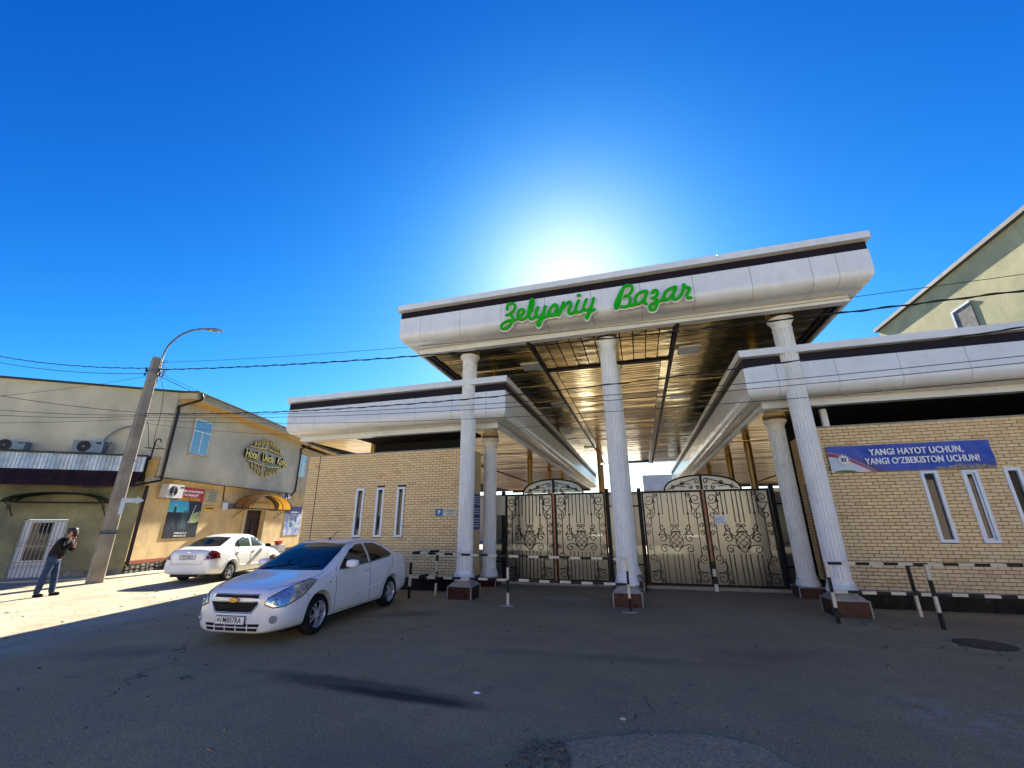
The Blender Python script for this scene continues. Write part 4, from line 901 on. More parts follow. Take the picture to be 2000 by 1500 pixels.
arm = catmull([b0+Vector((0, 0, 6.9)), b0+Vector((0, 0, 7.6)), b0+Vector((0, 0, 8.2)), b0+ad*.10+Vector((0, 0, 8.7)), b0+ad*.33+Vector((0, 0, 9.15)), b0+ad*.64+Vector((0, 0, 9.48)), b0+ad*.95+Vector((0, 0, 9.66)), b0+ad*1.05+Vector((0, 0, 9.70))], 5)
m = MB(); m.tube(arm, .04, 8); A = m.build('lamp_arm', 'grey_metal', PO, True)
m = MB(); c0 = b0+ad*1.0+Vector((0, 0, 9.68)); dd = (ad+Vector((0, 0, .16))).normalized(); sd_ = dd.cross(Vector((0, 0, 1))).normalized(); uu = sd_.cross(dd)
vs = []; prof = [(0, .035, .03), (.12, .07, .045), (.25, .14, .07), (.45, .18, .08), (.64, .14, .06), (.74, .03, .02)]
for t_, w, h in prof:
    for k in range(12): a = 2*math.pi*k/12; vs.append(c0+dd*t_+sd_*w*math.cos(a)+uu*(h*math.sin(a) if math.sin(a) > 0 else h*.45*math.sin(a)))
fs = [(j*12+k, j*12+(k+1) % 12, (j+1)*12+(k+1) % 12, (j+1)*12+k) for j in range(5) for k in range(12)]+[tuple(range(12))[::-1], tuple(60+k for k in range(12))]
m.add(vs, fs); LH = m.build('lamp_head', 'grey_metal', PO, True)
m = MB()
for t_ in (.30, .44, .57): m.obox(c0+dd*t_-uu*.026, dd, sd_, uu, .05, .07, .006)
m.build('led_module', 'upvc', LH)
m = MB(); q = random.Random(12)
for i in range(9):
    a = q.uniform(0, 6.28); c_ = Vector((math.cos(a)*.22, math.sin(a)*.22, 7.42+q.uniform(-.15, .2))); m.lathe([(.01, -.06), (.035, -.05), (.022, 0), (.04, .03), (.02, .06)], c_, 8)
m.build('insulator', 'dark_plastic', PO)
m = MB()
for i in range(5):
    a0 = q.uniform(0, 6.28); c_ = Vector((.3*math.cos(a0), .3*math.sin(a0), 7.35+q.uniform(-.1, .3))); rr = q.uniform(.15, .35)
    m.tube([c_+ax*rr*math.cos(t_)+Vector((0, 0, rr*math.sin(t_))) for t_ in [k*.35 for k in range(16)]], .008, 5)
m.build('loose_cable_loop', 'wire', PO)
# direction arrow plate on the pole
AR = thing('arrow_sign', 'white plate bent into an arrow pointing right on the concrete pole', 'sign', (PX, PY, 0))
s_ = Vector((.50, .84, 0)).normalized(); f_ = Vector((s_.y, -s_.x, 0))
o_ = f_*.17+s_*.20
def A2(x, z, d=0): p = o_+s_*x+f_*d; return (p.x, p.y, z)
m = MB(); poly = [(-.10, 2.18), (.02, 2.18), (.02, 2.58), (.30, 2.58), (.30, 2.52), (.52, 2.66), (.30, 2.80), (.30, 2.73), (-.10, 2.73)]
m.prism(poly, lambda p: A2(p[0], p[1]), lambda p: A2(p[0], p[1], .02)); m.build('arrow_plate', pm('pale_plate', (0.55, 0.62, 0.66), .5, 0, .1, 4, .3), AR)

WG = 'overhead cables'
def wire(p0, p1, sag, r=.012, label='', n=28, twist=False):
    p0, p1 = Vector(p0), Vector(p1); c_ = (p0+p1)/2; T = None
    m = MB(); pts = []
    for i in range(n+1):
        t_ = i/n; p = p0.lerp(p1, t_); p.z -= 4*sag*t_*(1-t_); pts.append(p)
    m.tube(pts, r, 5); o = m.build('overhead_cable', 'wire'); o['label'] = label; o['category'] = 'cable'; o['group'] = WG
    if twist:
        m = MB(); L = (p1-p0).length; N = int(L/.12); tp = []
        for i in range(N+1):
            t_ = i/N; p = p0.lerp(p1, t_); p.z -= 4*sag*t_*(1-t_); a = i*.9; tp.append(p+Vector((0, math.cos(a), math.sin(a)))*r*1.4)
        m.tube(tp, r*.7, 4); m.build('twisted_strand', 'wire', o)
PT = Vector((-17.6, 10.75, 0))
def E_(p, x1, z): return p
wire((-17.55, 10.8, 7.55), (13.5, 9.25, 5.98), .50, .016, 'thick twisted cable from the pole top crossing the tall columns and far right wall', twist=True)
wire((-17.55, 10.8, 7.85), (13.8, 9.25, 6.35), .52, .007, 'thin topmost cable from the pole top to the right edge above the thick one')
wire((-17.55, 10.8, 5.80), (12.5, 9.25, 5.62), .74, .013, 'twisted cable from mid pole crossing the upper part of the right white fascia', twist=True)
wire((-17.55, 10.8, 5.74), (12.8, 9.2, 4.80), .52, .008, 'thin cable crossing both low white fascias, uppermost of the close pair')
wire((-17.55, 10.8, 5.66), (12.8, 9.2, 4.68), .55, .008, 'thin cable crossing both low white fascias, lower of the close pair')
wire((-17.55, 10.8, 5.55), (12.8, 9.2, 4.40), .62, .007, 'thin cable drooping just under the close pair across the right fascia')
wire((-17.55, 10.8, 5.45), (-0.42, 13.05, 4.9), .55, .006, 'thin drooping cable from mid pole ending at the middle tall column')
wire((-17.8, 10.75, 7.62), (-35, 10.7, 11.25), .45, .014, 'upper of the two cables from the pole top to the upper left edge', twist=True)
wire((-17.8, 10.75, 7.40), (-35, 10.7, 11.0), .50, .012, 'lower of the two cables from the pole top to the upper left edge')
wire((-17.8, 10.75, 5.85), (-19.112, 6.362, 5.699), 0.1, .009, 'cable from mid pole rising to the left across the grey stucco wall')
wire((-17.8, 10.75, 5.75), (-18.722, 6.362, 5.079), 0.1, .008, 'cable from mid pole running left in front of the upper stucco wall')
wire((-17.8, 10.75, 5.7), (-18.601, 6.362, 4.891), 0.12, .008, 'lower thin cable from mid pole running left before the stucco wall')
wire((-17.8, 10.75, 5.6), (-18.36, 6.362, 4.521), 0.06, .006, 'lowest thin cable from mid pole running left over the air conditioners')
wire((-17.8, 10.75, 7.3), (-19.112, 6.362, 5.191), 0.12, .006, 'slack thin cable leaving the pole top and dipping over the roof at left')
wire((-17.5, 10.9, 7.35), (-19.9, 21.5, 7.35), .25, .012, 'cable from the pole top to the hotel eave, nearer of two')
wire((-17.5, 10.9, 7.45), (-20.3, 24.5, 7.6), .3, .007, 'thin cable from the pole top to the far end of the hotel eave')
m = MB(); m.tube(catmull([(-17.52, 10.9, 7.4), (-17.5, 11.2, 6.9), (-17.9, 11.6, 6.0), (-18.5, 12.0, 5.1), (-18.6, 12.2, 4.9), (-18.3, 12.4, 4.75)], 6), .010, 5)
m.tube(catmull([(-17.55, 10.9, 5.7), (-17.9, 11.3, 5.4), (-18.4, 11.8, 4.8), (-18.62, 12.15, 4.6)], 6), .010, 5)
o = m.build('hanging_cable', 'wire'); o['label'] = 'slack black cables hanging from the pole down to the small hooked bracket'; o['category'] = 'cable'
m = MB(); m.tube([(-18.65, 12.15, 4.3), (-18.62, 12.15, 5.0)], .03, 6); m.tube(catmull([(-18.62, 12.15, 5.0), (-18.60, 12.17, 5.12), (-18.5, 12.22, 5.14), (-18.42, 12.25, 5.02)], 4), .025, 6); m.tube([(-18.9, 12.0, 4.78), (-18.3, 12.3, 4.74)], .02, 5)
o = m.build('cable_bracket', 'black_iron'); o['label'] = 'small hooked black cable bracket at the right end of the corrugated tin band'; o['category'] = 'bracket'

# ------------------------------------------------------------------ hotel
def frame(o, ex, ey):
    F = Matrix.Identity(4)
    for i in range(3): F[i][0] = ex[i]; F[i][1] = ey[i]; F[i][2] = (0, 0, 1)[i]; F[i][3] = o[i]
    return F
FA = frame(H0, he, -hn); FB = frame(H0, le, -ln)
HT = thing('hotel_building', 'two storey ochre and grey-green stucco hotel with a white window and dark downpipes', 'building', tuple(H0))
def part(mb, F, name, mat, parent, smooth=False, **k):
    mb.v = [tuple(F @ Vector(v)) for v in mb.v]; return mb.build(name, mat, parent, smooth, world=True, **k)
def bx(F, name, mat, parent, *a, **k): m = MB(); m.box(*a); return part(m, F, name, mat, parent, **k)
# lower storey, street side (openings: door)
m = MB(); m.box(0.0, 6.95, 0, .3, .38, 3.9); m.box(8.65, 13.4, 0, .3, .38, 3.9); m.box(6.95, 8.65, 0, .3, 2.62, 3.9); part(m, FA, 'wall', 'stucco_ochre', HT)
# stone base with picked stones
bx(FA, 'stone_base_backing', 'mortar', HT, 0, 13.4, -.04, .3, 0, .36)
q = random.Random(21)
u = 0.02
while u < 6.6:
    w = q.uniform(.16, .34); z = 0.03
    while z < .36:
        h = q.uniform(.10, .17); h = min(h, .37-z)
        if h > .05:
            m = MB(); c_ = Vector((u+w/2, -.05, z+h/2)); n = 7; pts = [(c_.x+(w/2-.01)*math.cos(2*math.pi*k/n)*q.uniform(.85, 1.05), c_.z+(h/2-.006)*math.sin(2*math.pi*k/n)*q.uniform(.85, 1.1)) for k in range(n)]
            d_ = q.uniform(.02, .05); m.prism(pts, lambda p: (p[0], -.03, p[1]), lambda p: ((p[0]-c_.x)*.8+c_.x, -.04-d_, (p[1]-c_.z)*.8+c_.z)); part(m, FA, 'stone', 'stone_dark', HT)
        z += h
    u += w
bx(FA, 'red_band', 'red_line', HT, 0.0, 6.9, -.03, .02, .37, .50)
# upper storey block
ks = .376; K = H0+le*ks
ua = (K-H0).dot(he)
pts = [(ua, -.35), (11.2, -.35), (11.2, 6.0), (ua+3.0, 6.0)]
m = MB(); UZ0, UZ1 = 3.72, 7.08
pl_ = [FA @ Vector((ua, -.35, 0)), FA @ Vector((11.2, -.35, 0)), FA @ Vector((11.2, 7, 0)), H0-le*9+he*6, H0-le*9]
m.prism(pl_, lambda p: (p.x, p.y, UZ0), lambda p: (p.x, p.y, UZ1)); m.build('upper_wall', 'stucco_green', HT, world=True)
pl2 = [FA @ Vector((11.2, 0.02, 0)), FA @ Vector((20, 0.02, 0)), FA @ Vector((20, 6, 0)), FA @ Vector((11.2, 6, 0))]
m = MB(); m.prism(pl2, lambda p: (p.x, p.y, 3.9), lambda p: (p.x, p.y, 7.0)); m.build('rear_upper_wall', 'cornice_ochre', HT, world=True)
m = MB(); m.prism([FA @ Vector((13.4, .02, 0)), FA @ Vector((20, .02, 0)), FA @ Vector((20, 6, 0)), FA @ Vector((13.4, 6, 0))], lambda p: (p.x, p.y, 0), lambda p: (p.x, p.y, 3.9)); m.build('rear_wall', 'stucco_ochre', HT, world=True)
# lower side wall (towards the yard)
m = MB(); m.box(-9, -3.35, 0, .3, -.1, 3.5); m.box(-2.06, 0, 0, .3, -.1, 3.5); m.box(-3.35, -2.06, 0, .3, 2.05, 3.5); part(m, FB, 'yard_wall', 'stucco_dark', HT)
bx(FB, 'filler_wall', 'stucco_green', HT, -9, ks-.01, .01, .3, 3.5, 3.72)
bx(FB, 'yard_plinth', 'stone_dark', HT, -2.0, -.02, -.05, 0, 0, .22)
# eaves
m = MB(); e0 = ua+.02
m.box(e0+.05, 20, -1.10, -.34, 7.06, 7.12); part(m, FA, 'eave_soffit', 'soffit_ochre', HT)
m = MB(); m.box(e0, 20, -1.16, -1.10, 7.06, 7.34); m.box(e0, e0+.05, -1.1, -.0, 7.06, 7.34); part(m, FA, 'eave_fascia', 'cornice_ochre', HT)
m = MB(); rl = [FA @ Vector((e0-.05, -1.24, 0)), FA @ Vector((20, -1.24, 0)), FA @ Vector((20, 7, 0)), H0-le*9+he*8+ln*.1, H0-le*9+ln*.16, FB @ Vector((ks+.2, -.16, 0))]
m.prism(rl, lambda p: (p.x, p.y, 7.345), lambda p: (p.x, p.y, 7.40)); m.build('roof', 'roof_sheet', HT, world=True)
m = MB(); m.prism([p for p in pl_], lambda p: (p.x, p.y, 7.081), lambda p: (p.x, p.y, 7.344)); m.build('attic_band', 'stucco_green', HT, world=True)
# corrugated roof edge on the yard side
m = MB(); q = random.Random(6)
u = -9.0
while u < ks-.05:
    m.tube([FB @ Vector((u, -.175+q.uniform(-.012, .012), 7.372)), FB @ Vector((u, .2, 7.372))], .028, 6); u += .16
m.build('roof_corrugation', 'roof_sheet', HT, world=True)
# downpipes
def pipe(pts, r, name='downpipe', mat='pipe', n=10): m = MB(); m.tube(pts, r, n); return m.build(name, mat, HT, True, world=True)
c1 = FA @ Vector((ua+.10, -.43, 0))
pipe(catmull([FA @ Vector((.36, -1.2, 7.3)), FA @ Vector((.36, -1.2, 7.05)), c1+Vector((0, 0, 6.75)), c1+Vector((0, 0, 6.5)), c1+Vector((0, 0, 4.0)), c1+Vector((0, 0, 3.6))], 3), .055)
c2_ = FA @ Vector((.02, -.10, 0))
pipe([c2_+Vector((0, 0, 3.35)), c2_+Vector((0, 0, .42)), c2_+hn*.12+Vector((0, 0, .33))], .065)
pipe([FB @ Vector((-1.6, -.75, 3.22)), FB @ Vector((-.1, -.62, 3.30)), c1+Vector((0, 0, 3.58))], .045, 'eave_pipe')
c3 = FA @ Vector((11.12, -.43, 0))
pipe(catmull([FA @ Vector((11.3, -1.2, 7.05)), c3+Vector((0, 0, 6.7)), c3+Vector((0, 0, 6.4)), c3+Vector((0, 0, 4.1)), c3+Vector((0, 0, 3.95)), FA @ Vector((10.9, -.3, 3.6)), FA @ Vector((10.5, -.1, 3.4))], 3), .05)
pipe([FA @ Vector((-.1, -.38, 3.70)), FA @ Vector((4.6, -.38, 3.68)), FA @ Vector((10.9, -.38, 3.71))], .018, 'cable_run', 'wire', 6)
pipe([FA @ Vector((4.75, -.03, 3.7)), FA @ Vector((4.85, -.03, 2.95))], .02, 'cable_drop', 'wire', 6)
# windows of the upper floor
def casement(u0, u1, z0, z1, yy, F, trans, mull=True):
    sur = MB(); w = .05; e = .07
    sur.box(u0-e, u0, yy-.03, yy+.0, z0-e, z1+e); sur.box(u1, u1+e, yy-.03, yy, z0-e, z1+e); sur.box(u0, u1, yy-.03, yy, z1, z1+e); sur.box(u0-.03, u1+.03, yy-.07, yy, z0-e, z0)
    W = part(sur, F, 'window', 'cornice_ochre', HT)
    fr = MB(); y0, y1 = yy-.026, yy-.004
    fr.box(u0, u1, y0, y1, z1-w, z1); fr.box(u0, u1, y0, y1, z0, z0+w); fr.box(u0, u0+w, y0, y1, z0+w, z1-w); fr.box(u1-w, u1, y0, y1, z0+w, z1-w); fr.box(u0+w, u1-w, y0, y1, trans-w/2, trans+w/2)
    c_ = (u0+u1)/2
    if mull: fr.box(c_-w*.7, c_+w*.7, y0, y1, z0+w, trans-w/2)
    part(fr, F, 'frame', 'upvc', W)
    for a, b, c, d in (((u0+w, u1-w, trans+w/2, z1-w),) + (((u0+w, c_-w*.7, z0+w, trans-w/2), (c_+w*.7, u1-w, z0+w, trans-w/2)) if mull else ((u0+w, u1-w, z0+w, trans-w/2),))):
        g2 = MB(); g2.box(a, b, yy-.012, yy-.006, c, d); part(g2, F, 'pane', 'pane_sky', W)
casement(1.42, 2.55, 4.90, 6.50, -.35, FA, 5.95)
casement(11.75, 12.9, 4.95, 6.45, .02, FA, 5.9)
# street door with pilasters
bx(FA, 'door', 'dark_door', HT, 6.97, 8.63, .14, .2, .05, 2.60)
m = MB()
for a in (7.78, 7.82): m.box(a-.015, a+.015, .11, .14, .1, 2.1)
m.box(7.0, 8.6, .11, .14, 2.1, 2.15); part(m, FA, 'door_frame', 'dark_plastic', HT)
bx(FA, 'door_pull', 'chrome', HT, 7.9, 7.93, .06, .09, .9, 1.6)
for a in (6.66, 8.70): bx(FA, 'pilaster', 'cornice_ochre', HT, a, a+.26, -.10, .0, .05, 2.62)
bx(FA, 'lintel', 'cornice_ochre', HT, 6.62, 9.0, -.10, 0, 2.63, 3.0)
# yard door with lattice
D = bx(FB, 'yard_door', 'upvc', HT, -3.33, -2.08, .10, .15, -.08, 2.03)
bx(FB, 'pane', 'window_glass', D, -3.08, -2.48, .085, .099, .62, 1.93)
m = MB()
for i in range(11):
    u = -3.30+i*.12; m.box(u-.009, u+.009, -.02, .0, -.05, 2.02)
for z in (-.03, .55, 1.1, 1.98): m.box(-3.33, -2.08, -.025, .0, z, z+.025)
for i in range(8):
    u = -3.24+i*.155; m.tube([(u+.05*math.cos(a), -.012, 1.25+.05*math.sin(a)) for a in [k*.6 for k in range(12)]], .007, 4); m.tube([(u+.05*math.cos(a), -.012, .42+.05*math.sin(a)) for a in [k*.6 for k in range(12)]], .007, 4)
part(m, FB, 'lattice', 'grey_metal', HT)
# plum tiles and corrugated band over the yard wall
u = -9.0; i = 0
while u < -.1:
    w = min(.43, -.06-u); m = MB(); a, b = u+.006, u+w-.006
    m.add([(a, -.40, 3.86), (b, -.40, 3.86), (b, -.78, 3.28), (a, -.78, 3.28), (a, -.36, 3.84), (b, -.36, 3.84), (b, -.75, 3.25), (a, -.75, 3.25)], [(0, 1, 2, 3), (7, 6, 5, 4), (0, 4, 5, 1), (2, 6, 7, 3), (1, 5, 6, 2), (0, 3, 7, 4)])
    part(m, FB, 'roof_tile', 'purple', HT); u += .43; i += 1
m = MB(); u = -9.0; vs = []; N = int(8.95/.03)
for k in range(N+1):
    u = -9+k*8.95/N; y = -.36-.022*math.sin(u*2*math.pi/.125); vs += [(u, y, 3.85), (u, y, 4.46)]
m.add(vs, [(2*k, 2*k+2, 2*k+3, 2*k+1) for k in range(N)]); part(m, FB, 'corrugated_band', 'galv', HT, True)
bx(FB, 'band_cap', 'roof_sheet', HT, -9, -.02, -.48, .0, 4.46, 4.52)
bx(FB, 'band_backing', 'core', HT, -9, -.05, -.33, 0, 3.5, 4.45)
bx(FB, 'band_end', 'soffit_ochre', HT, -.04, .30, -.10, .0, 3.75, 4.50)
# green awning over the yard door and amber awning over the hotel door
def awning(F, u0, u1, z0, rise, depth, mat, name, label, slats=0):
    o_ = F @ Vector(((u0+u1)/2, 0, 0)); A = thing(name, label, 'awning', (o_.x, o_.y, 0)); c_, hw = (u0+u1)/2, (u1-u0)/2
    m = MB(); n = 20; vs = []
    for k in range(n+1):
        a = math.pi*k/n; x = c_-hw*math.cos(a)*1.0; z = z0+rise*math.sin(a)**.9
        vs += [(x, 0, z), (x, -depth, z-.03)]
    m.add(vs, [(2*k, 2*k+2, 2*k+3, 2*k+1) for k in range(n)]); part(m, F, 'canopy_sheet', mat, A, True)
    for y in (-.03, -depth*.5, -depth):
        m = MB(); m.tube([(c_-hw*math.cos(math.pi*k/20), y, z0+rise*math.sin(math.pi*k/20)**.9-.035) for k in range(21)], .022, 6); m.box(u0, u1, y-.015, y+.015, z0-.03, z0); part(m, F, 'rib', 'black_iron', A, True)
    for x in (u0+.03, u1-.03):
        m = MB(); m.tube([(x, 0, z0), (x, -depth, z0)], .02, 6); m.tube([(x+.0, -depth*.9, z0), (x, -depth*.4, z0-.15), (x, 0, z0-.5)], .015, 6)
        m.tube([(x+(0), -.3+.10*math.cos(a), z0-.18+.10*math.sin(a)) for a in [k*.45 for k in range(18)]], .010, 5); part(m, F, 'bracket', 'black_iron', A)
    if slats:
        m = MB()
        for k in range(1, 10): a = math.pi*k/10; x, z = c_-hw*math.cos(a), z0+rise*math.sin(a)**.9+.012; m.tube([(x, 0, z), (x, -depth, z-.03)], .014, 5)
        part(m, F, 'purlin', 'black_iron', A)
    return A
awning(FA, 5.8, 9.85, 2.66, .80, 1.0, 'awning_amber', 'arched_awning', 'arched amber awning over the dark hotel door')
awning(FB, -3.75, -.98, 2.66, .36, .75, 'awning_green', 'arched_awning', 'low arched green awning over the lattice yard door', 1)

def ac_unit(F, u, y, z, label, w=.85, h=.55, d=.32, mat='ac_white', face='front'):
    o_ = F @ Vector((u, y, z)); ang = math.atan2(F[1][0], F[0][0]); A = thing('air_conditioner', label, 'air conditioner', tuple(o_), ang)
    m = MB(); m.box(-w/2, w/2, -d/2, d/2, 0, h); m.build('casing', mat, A)
    m = MB(); m.lathe([(.0, -d/2-.008), (.215, -d/2-.008), (.215, -d/2+.0)], (-.12, 0, h/2), 24, 'Y'); fg = m.build('fan_guard', 'dark_plastic', A)
    m = MB()
    for r_ in (.05, .10, .15, .20): m.tube([(-.12+r_*math.cos(a), -d/2-.014, h/2+r_*math.sin(a)) for a in [2*math.pi*k/20 for k in range(21)]], .004, 4)
    m.lathe([(0.001, -d/2-.02), (.03, -d/2-.018), (.03, -d/2-.01)], (-.12, 0, h/2), 12, 'Y'); m.build('guard_ring', 'grey_metal', fg)
    m = MB(); m.box(.24, .40, -d/2-.006, -d/2, h*.75, h*.88); m.build('badge_plate', 'dark_plastic', A)
    m = MB()
    for s_ in (-1, 1): m.box(s_*w*.35-.02, s_*w*.35+.02, -d/2, d/2+.15, -.04, -.002)
    m.build('bracket', 'grey_metal', A); return A
ac_unit(FA, 1.05, -.34, 2.92, 'white outdoor unit with round fan guard over the corner of the poster')
ac_unit(FA, 10.35, -.22, 3.40, 'small outdoor unit tucked under the overhang right of the amber awning', .8, .28, .3)
a_ = ac_unit(FB, -2.0, -.22, 4.55, 'blue-grey outdoor unit with hose standing on the tin band by the pole', .95, .45, .34, 'ac_blue')
m = MB(); m.tube(catmull([(.42, .0, .3), (.62, .0, .42), (.66, 0, .2), (.52, 0, .02)], 5), .03, 8); m.tube(catmull([(.35, .05, .45), (.45, .1, .75), (.8, .15, 1.1), (1.2, .18, 1.2)], 5), .035, 8); m.build('hose', 'grey_metal', a_)
ac_unit(FB, -4.3, -.22, 4.55, 'blue-grey outdoor unit at the left edge behind the tin band', .9, .30, .34, 'ac_blue')
def plate(F, name, label, cat, u0, u1, z0, z1, mat, y=-.02): 
    o_ = F @ Vector(((u0+u1)/2, y, (z0+z1)/2)); A = thing(name, label, cat, tuple(o_), math.atan2(F[1][0], F[0][0])); m = MB(); w, h = (u1-u0)/2, (z1-z0)/2
    m.box(-w, w, -.012, .018, -h, h); b = m.build('board', mat, A); return A, b
A, b = plate(FA, 'wall_plaque', 'pale plaque of small lines right of the poster', 'plaque', 3.52, 4.45, 2.84, 3.40, 'cornice_ochre')
m = MB()
for i in range(7): m.box(-.28+.04*(i % 3), .30-.05*(i % 2), -.018, -.013, .20-i*.065, .222-i*.065)
m.build('print', 'teal_print', b)
A, b = plate(FA, 'wall_plaque', 'small gold plaque beneath the pale plaque', 'plaque', 3.60, 4.36, 2.46, 2.70, 'gold_letter')
m = MB(); m.box(-.25, .25, -.018, -.013, -.02, .03); m.build('print', 'black_print', b)
A, b = plate(FA, 'meter_box', 'white meter box left of the amber awning', 'electric box', 4.80, 5.20, 2.53, 2.93, 'ac_white', -.08)
m = MB(); m.box(-.17, .17, -.022, -.013, -.17, .17); m.build('door', 'upvc', A)
A, b = plate(FA, 'junction_box', 'grey junction box between the meter box and the amber awning', 'electric box', 5.35, 5.75, 2.60, 2.86, 'grey_metal', -.06)
# posters
def poster_mat(name, kind):
    t = NT(name); co = t.coord('Object'); s_ = t.n('ShaderNodeSeparateXYZ'); t.l(co, s_.inputs[0]); X, Z = s_.outputs[0], s_.outputs[2]
    if kind == 'hotel':
        sk = t.mix(t.ramp(Z, .05, .55), (0.06, 0.55, 0.66), (0.03, 0.28, 0.62)); c = t.mix(t.ramp(t.math('ADD', X, t.math('MULTIPLY', Z, .25)), .18, .24), sk, (0.012, 0.012, 0.045))
        gr = t.mix(t.ramp(t.noise(co, 5, 4), .4, .6), (0.06, 0.32, 0.01), (0.20, 0.50, 0.03)); c = t.mix(t.ramp(t.math('ADD', Z, t.math('MULTIPLY', t.noise(co, 3, 3), .12)), -.50, -.46, (1, 1, 1, 1), (0, 0, 0, 1)), c, gr)
        c = t.mix(t.ramp(Z, .505, .51), c, (0.50, 0.012, 0.03)); c = t.mix(t.ramp(Z, -.80, -.795, (1, 1, 1, 1), (0, 0, 0, 1)), c, (0.012, 0.018, 0.03))
    else:
        c = t.mix(t.ramp(t.noise(co, 2.2, 4), .4, .65), (0.16, 0.22, 0.45), (0.55, 0.60, 0.72)); c = t.mix(t.ramp(Z, .42, .5), c, (0.05, 0.06, 0.22))
    t.base(c); t.set(Roughness=.4); return t.m
MAT['poster1'] = poster_mat('hotel_poster_print', 'hotel'); MAT['poster2'] = poster_mat('blue_poster_print', 'b')
A, b = plate(FA, 'hotel_poster', 'tall poster with red Cyrillic heading and towers on green grass', 'poster', 1.50, 3.42, 1.27, 3.44, 'poster1')
rx0 = (math.pi/2, 0, 0)
text('Добро пожаловать', .17, 'white_print', A, (.10, -.02, .94), rx0, sx=.95, ext=.002, fat=.006); text('в гостиницу!!!', .17, 'white_print', A, (.06, -.02, .77), rx0, sx=.95, ext=.002, fat=.006)
mY = pm('yellow_print', (0.75, 0.52, 0.02), .5); MAT['yellow_print'] = mY
text('«Дядя Коля»', .23, 'yellow_print', A, (.04, -.02, .60), rx0, sx=1.0, ext=.002, fat=.006, shear=.15)
text('+(99890) 603-52-36', .105, 'white_print', A, (-.05, -.02, -.88), rx0, sx=.9, ext=.002); text('+(99892) 000-52-02', .105, 'white_print', A, (-.05, -.02, -1.0), rx0, sx=.9, ext=.002)
def tower(pts, mat, nm='printed_tower'): m = MB(); m.prism(pts, lambda p: (p[0], -.012, p[1]), lambda p: (p[0], -.0145, p[1])); m.build(nm, mat, b)
MAT['tw1'] = pm('print_navy', (0.012, 0.03, 0.06), .5, 0, .4, 8); MAT['tw2'] = pm('print_teal', (0.03, 0.09, 0.10), .5, 0, .5, 8); MAT['tw3'] = pm('print_pale', (0.42, 0.48, 0.22), .5, 0, .5, 9); MAT['tw4'] = pm('print_white', (0.5, 0.55, 0.55), .5, 0, .3, 9)
tower([(-.72, -.72), (-.52, -.72), (-.56, .25), (-.68, .25)], 'tw1'); tower([(-.70, .25), (-.54, .25), (-.57, .33), (-.67, .33)], 'tw4')
tower([(-.85, -.75), (-.40, -.75), (-.42, -.62), (-.83, -.62)], 'tw1'); tower([(-.12, -.72), (.08, -.72), (.04, -.1), (-.02, .12), (-.14, -.05)], 'tw2'); tower([(-.30, -.72), (-.13, -.72), (-.14, -.08), (-.26, -.2)], 'tw1'); tower([(.09, -.72), (.2, -.72), (.14, .15), (.06, .14)], 'tw2')
tower([(.42, -.45), (.85, -.42), (.80, .05), (.45, -.05)], 'tw3'); tower([(.30, -.45), (.36, -.45), (.60, .35), (.56, .35)], 'tw4'); tower([(.85, -.4), (.94, -.4), (.94, .0), (.86, .1)], 'tw3')
A, b = plate(FA, 'blue_poster', 'pale blue picture poster beside the brick wing, right of the hotel door', 'poster', 11.1, 13.2, 1.15, 2.95, 'poster2')
for (x, z, w, h, mt) in ((-.2, -.25, .22, .18, 'teal_print'), (.35, .1, .12, .2, 'tw1'), (-.55, .15, .15, .22, 'tw4'), (.6, -.35, .2, .08, 'tw4'), (.1, .55, .6, .05, 'white_print')):
    m = MB(); m.prism([(x+w*math.cos(a), z+h*math.sin(a)) for a in [k*math.pi/5 for k in range(10)]], lambda p: (p[0], -.012, p[1]), lambda p: (p[0], -.0145, p[1])); m.build('printed_shape', mt, b)
# hotel name sign
SG2 = thing('hotel_sign', 'gold lettering Hotel Uncle Kolya between scroll ornaments on the hotel wall', 'sign', tuple(FA @ Vector((7.25, -.40, 5.50))), math.atan2(he.y, he.x))
mB = 'black_print'
for x, wd_ in ((-1.45, 'Hotel'), (.10, 'Uncle'), (1.65, 'Kolya')):
    text(wd_, .62, 'gold_letter', SG2, (x, -.085, 0), rx0, name='lettering', ext=.02, bold=.006, sx=.80); text(wd_, .62, mB, SG2, (x-.012, -.035, -.008), rx0, name='letter_return', ext=.045, bold=.010, sx=.80)
for s_, z0_ in ((1, .48), (-1, -.42)):
    m = MB(); m2 = MB()
    for mx in (-1, 1):
        paths = [[(0.05*mx, z0_+s_*.05), (.7*mx, z0_+s_*.0), (1.3*mx, z0_-s_*.04), (1.75*mx, z0_-s_*.06)]]
        for c_, h_, r_ in ((.22, .44, .19), (.58, .34, .16), (.92, .24, .14), (1.25, .17, .11)):
            paths.append([(mx*x, z0_+s_*z) for x, z in spiral(c_, h_, r_, -1.2, 1.2, 1)]+[(mx*(c_+.12), z0_+s_*.02)])
        for p in paths:
            pts = [Vector((x, -.07, z)) for x, z in p]; pts = catmull(pts, 4) if len(p) < 6 else pts
            m.tube(pts, [.030*(1-.5*abs(i/len(pts)-.4)) for i in range(len(pts))], 6, flat=.5, fdir=(0, 1, 0)); m2.tube([p_+Vector((-.015, .03, -.01)) for p_ in pts], .040, 6, flat=.5, fdir=(0, 1, 0))
    m.build('ornament', 'gold_letter', SG2, True); m2.build('ornament_backing', mB, SG2, True)
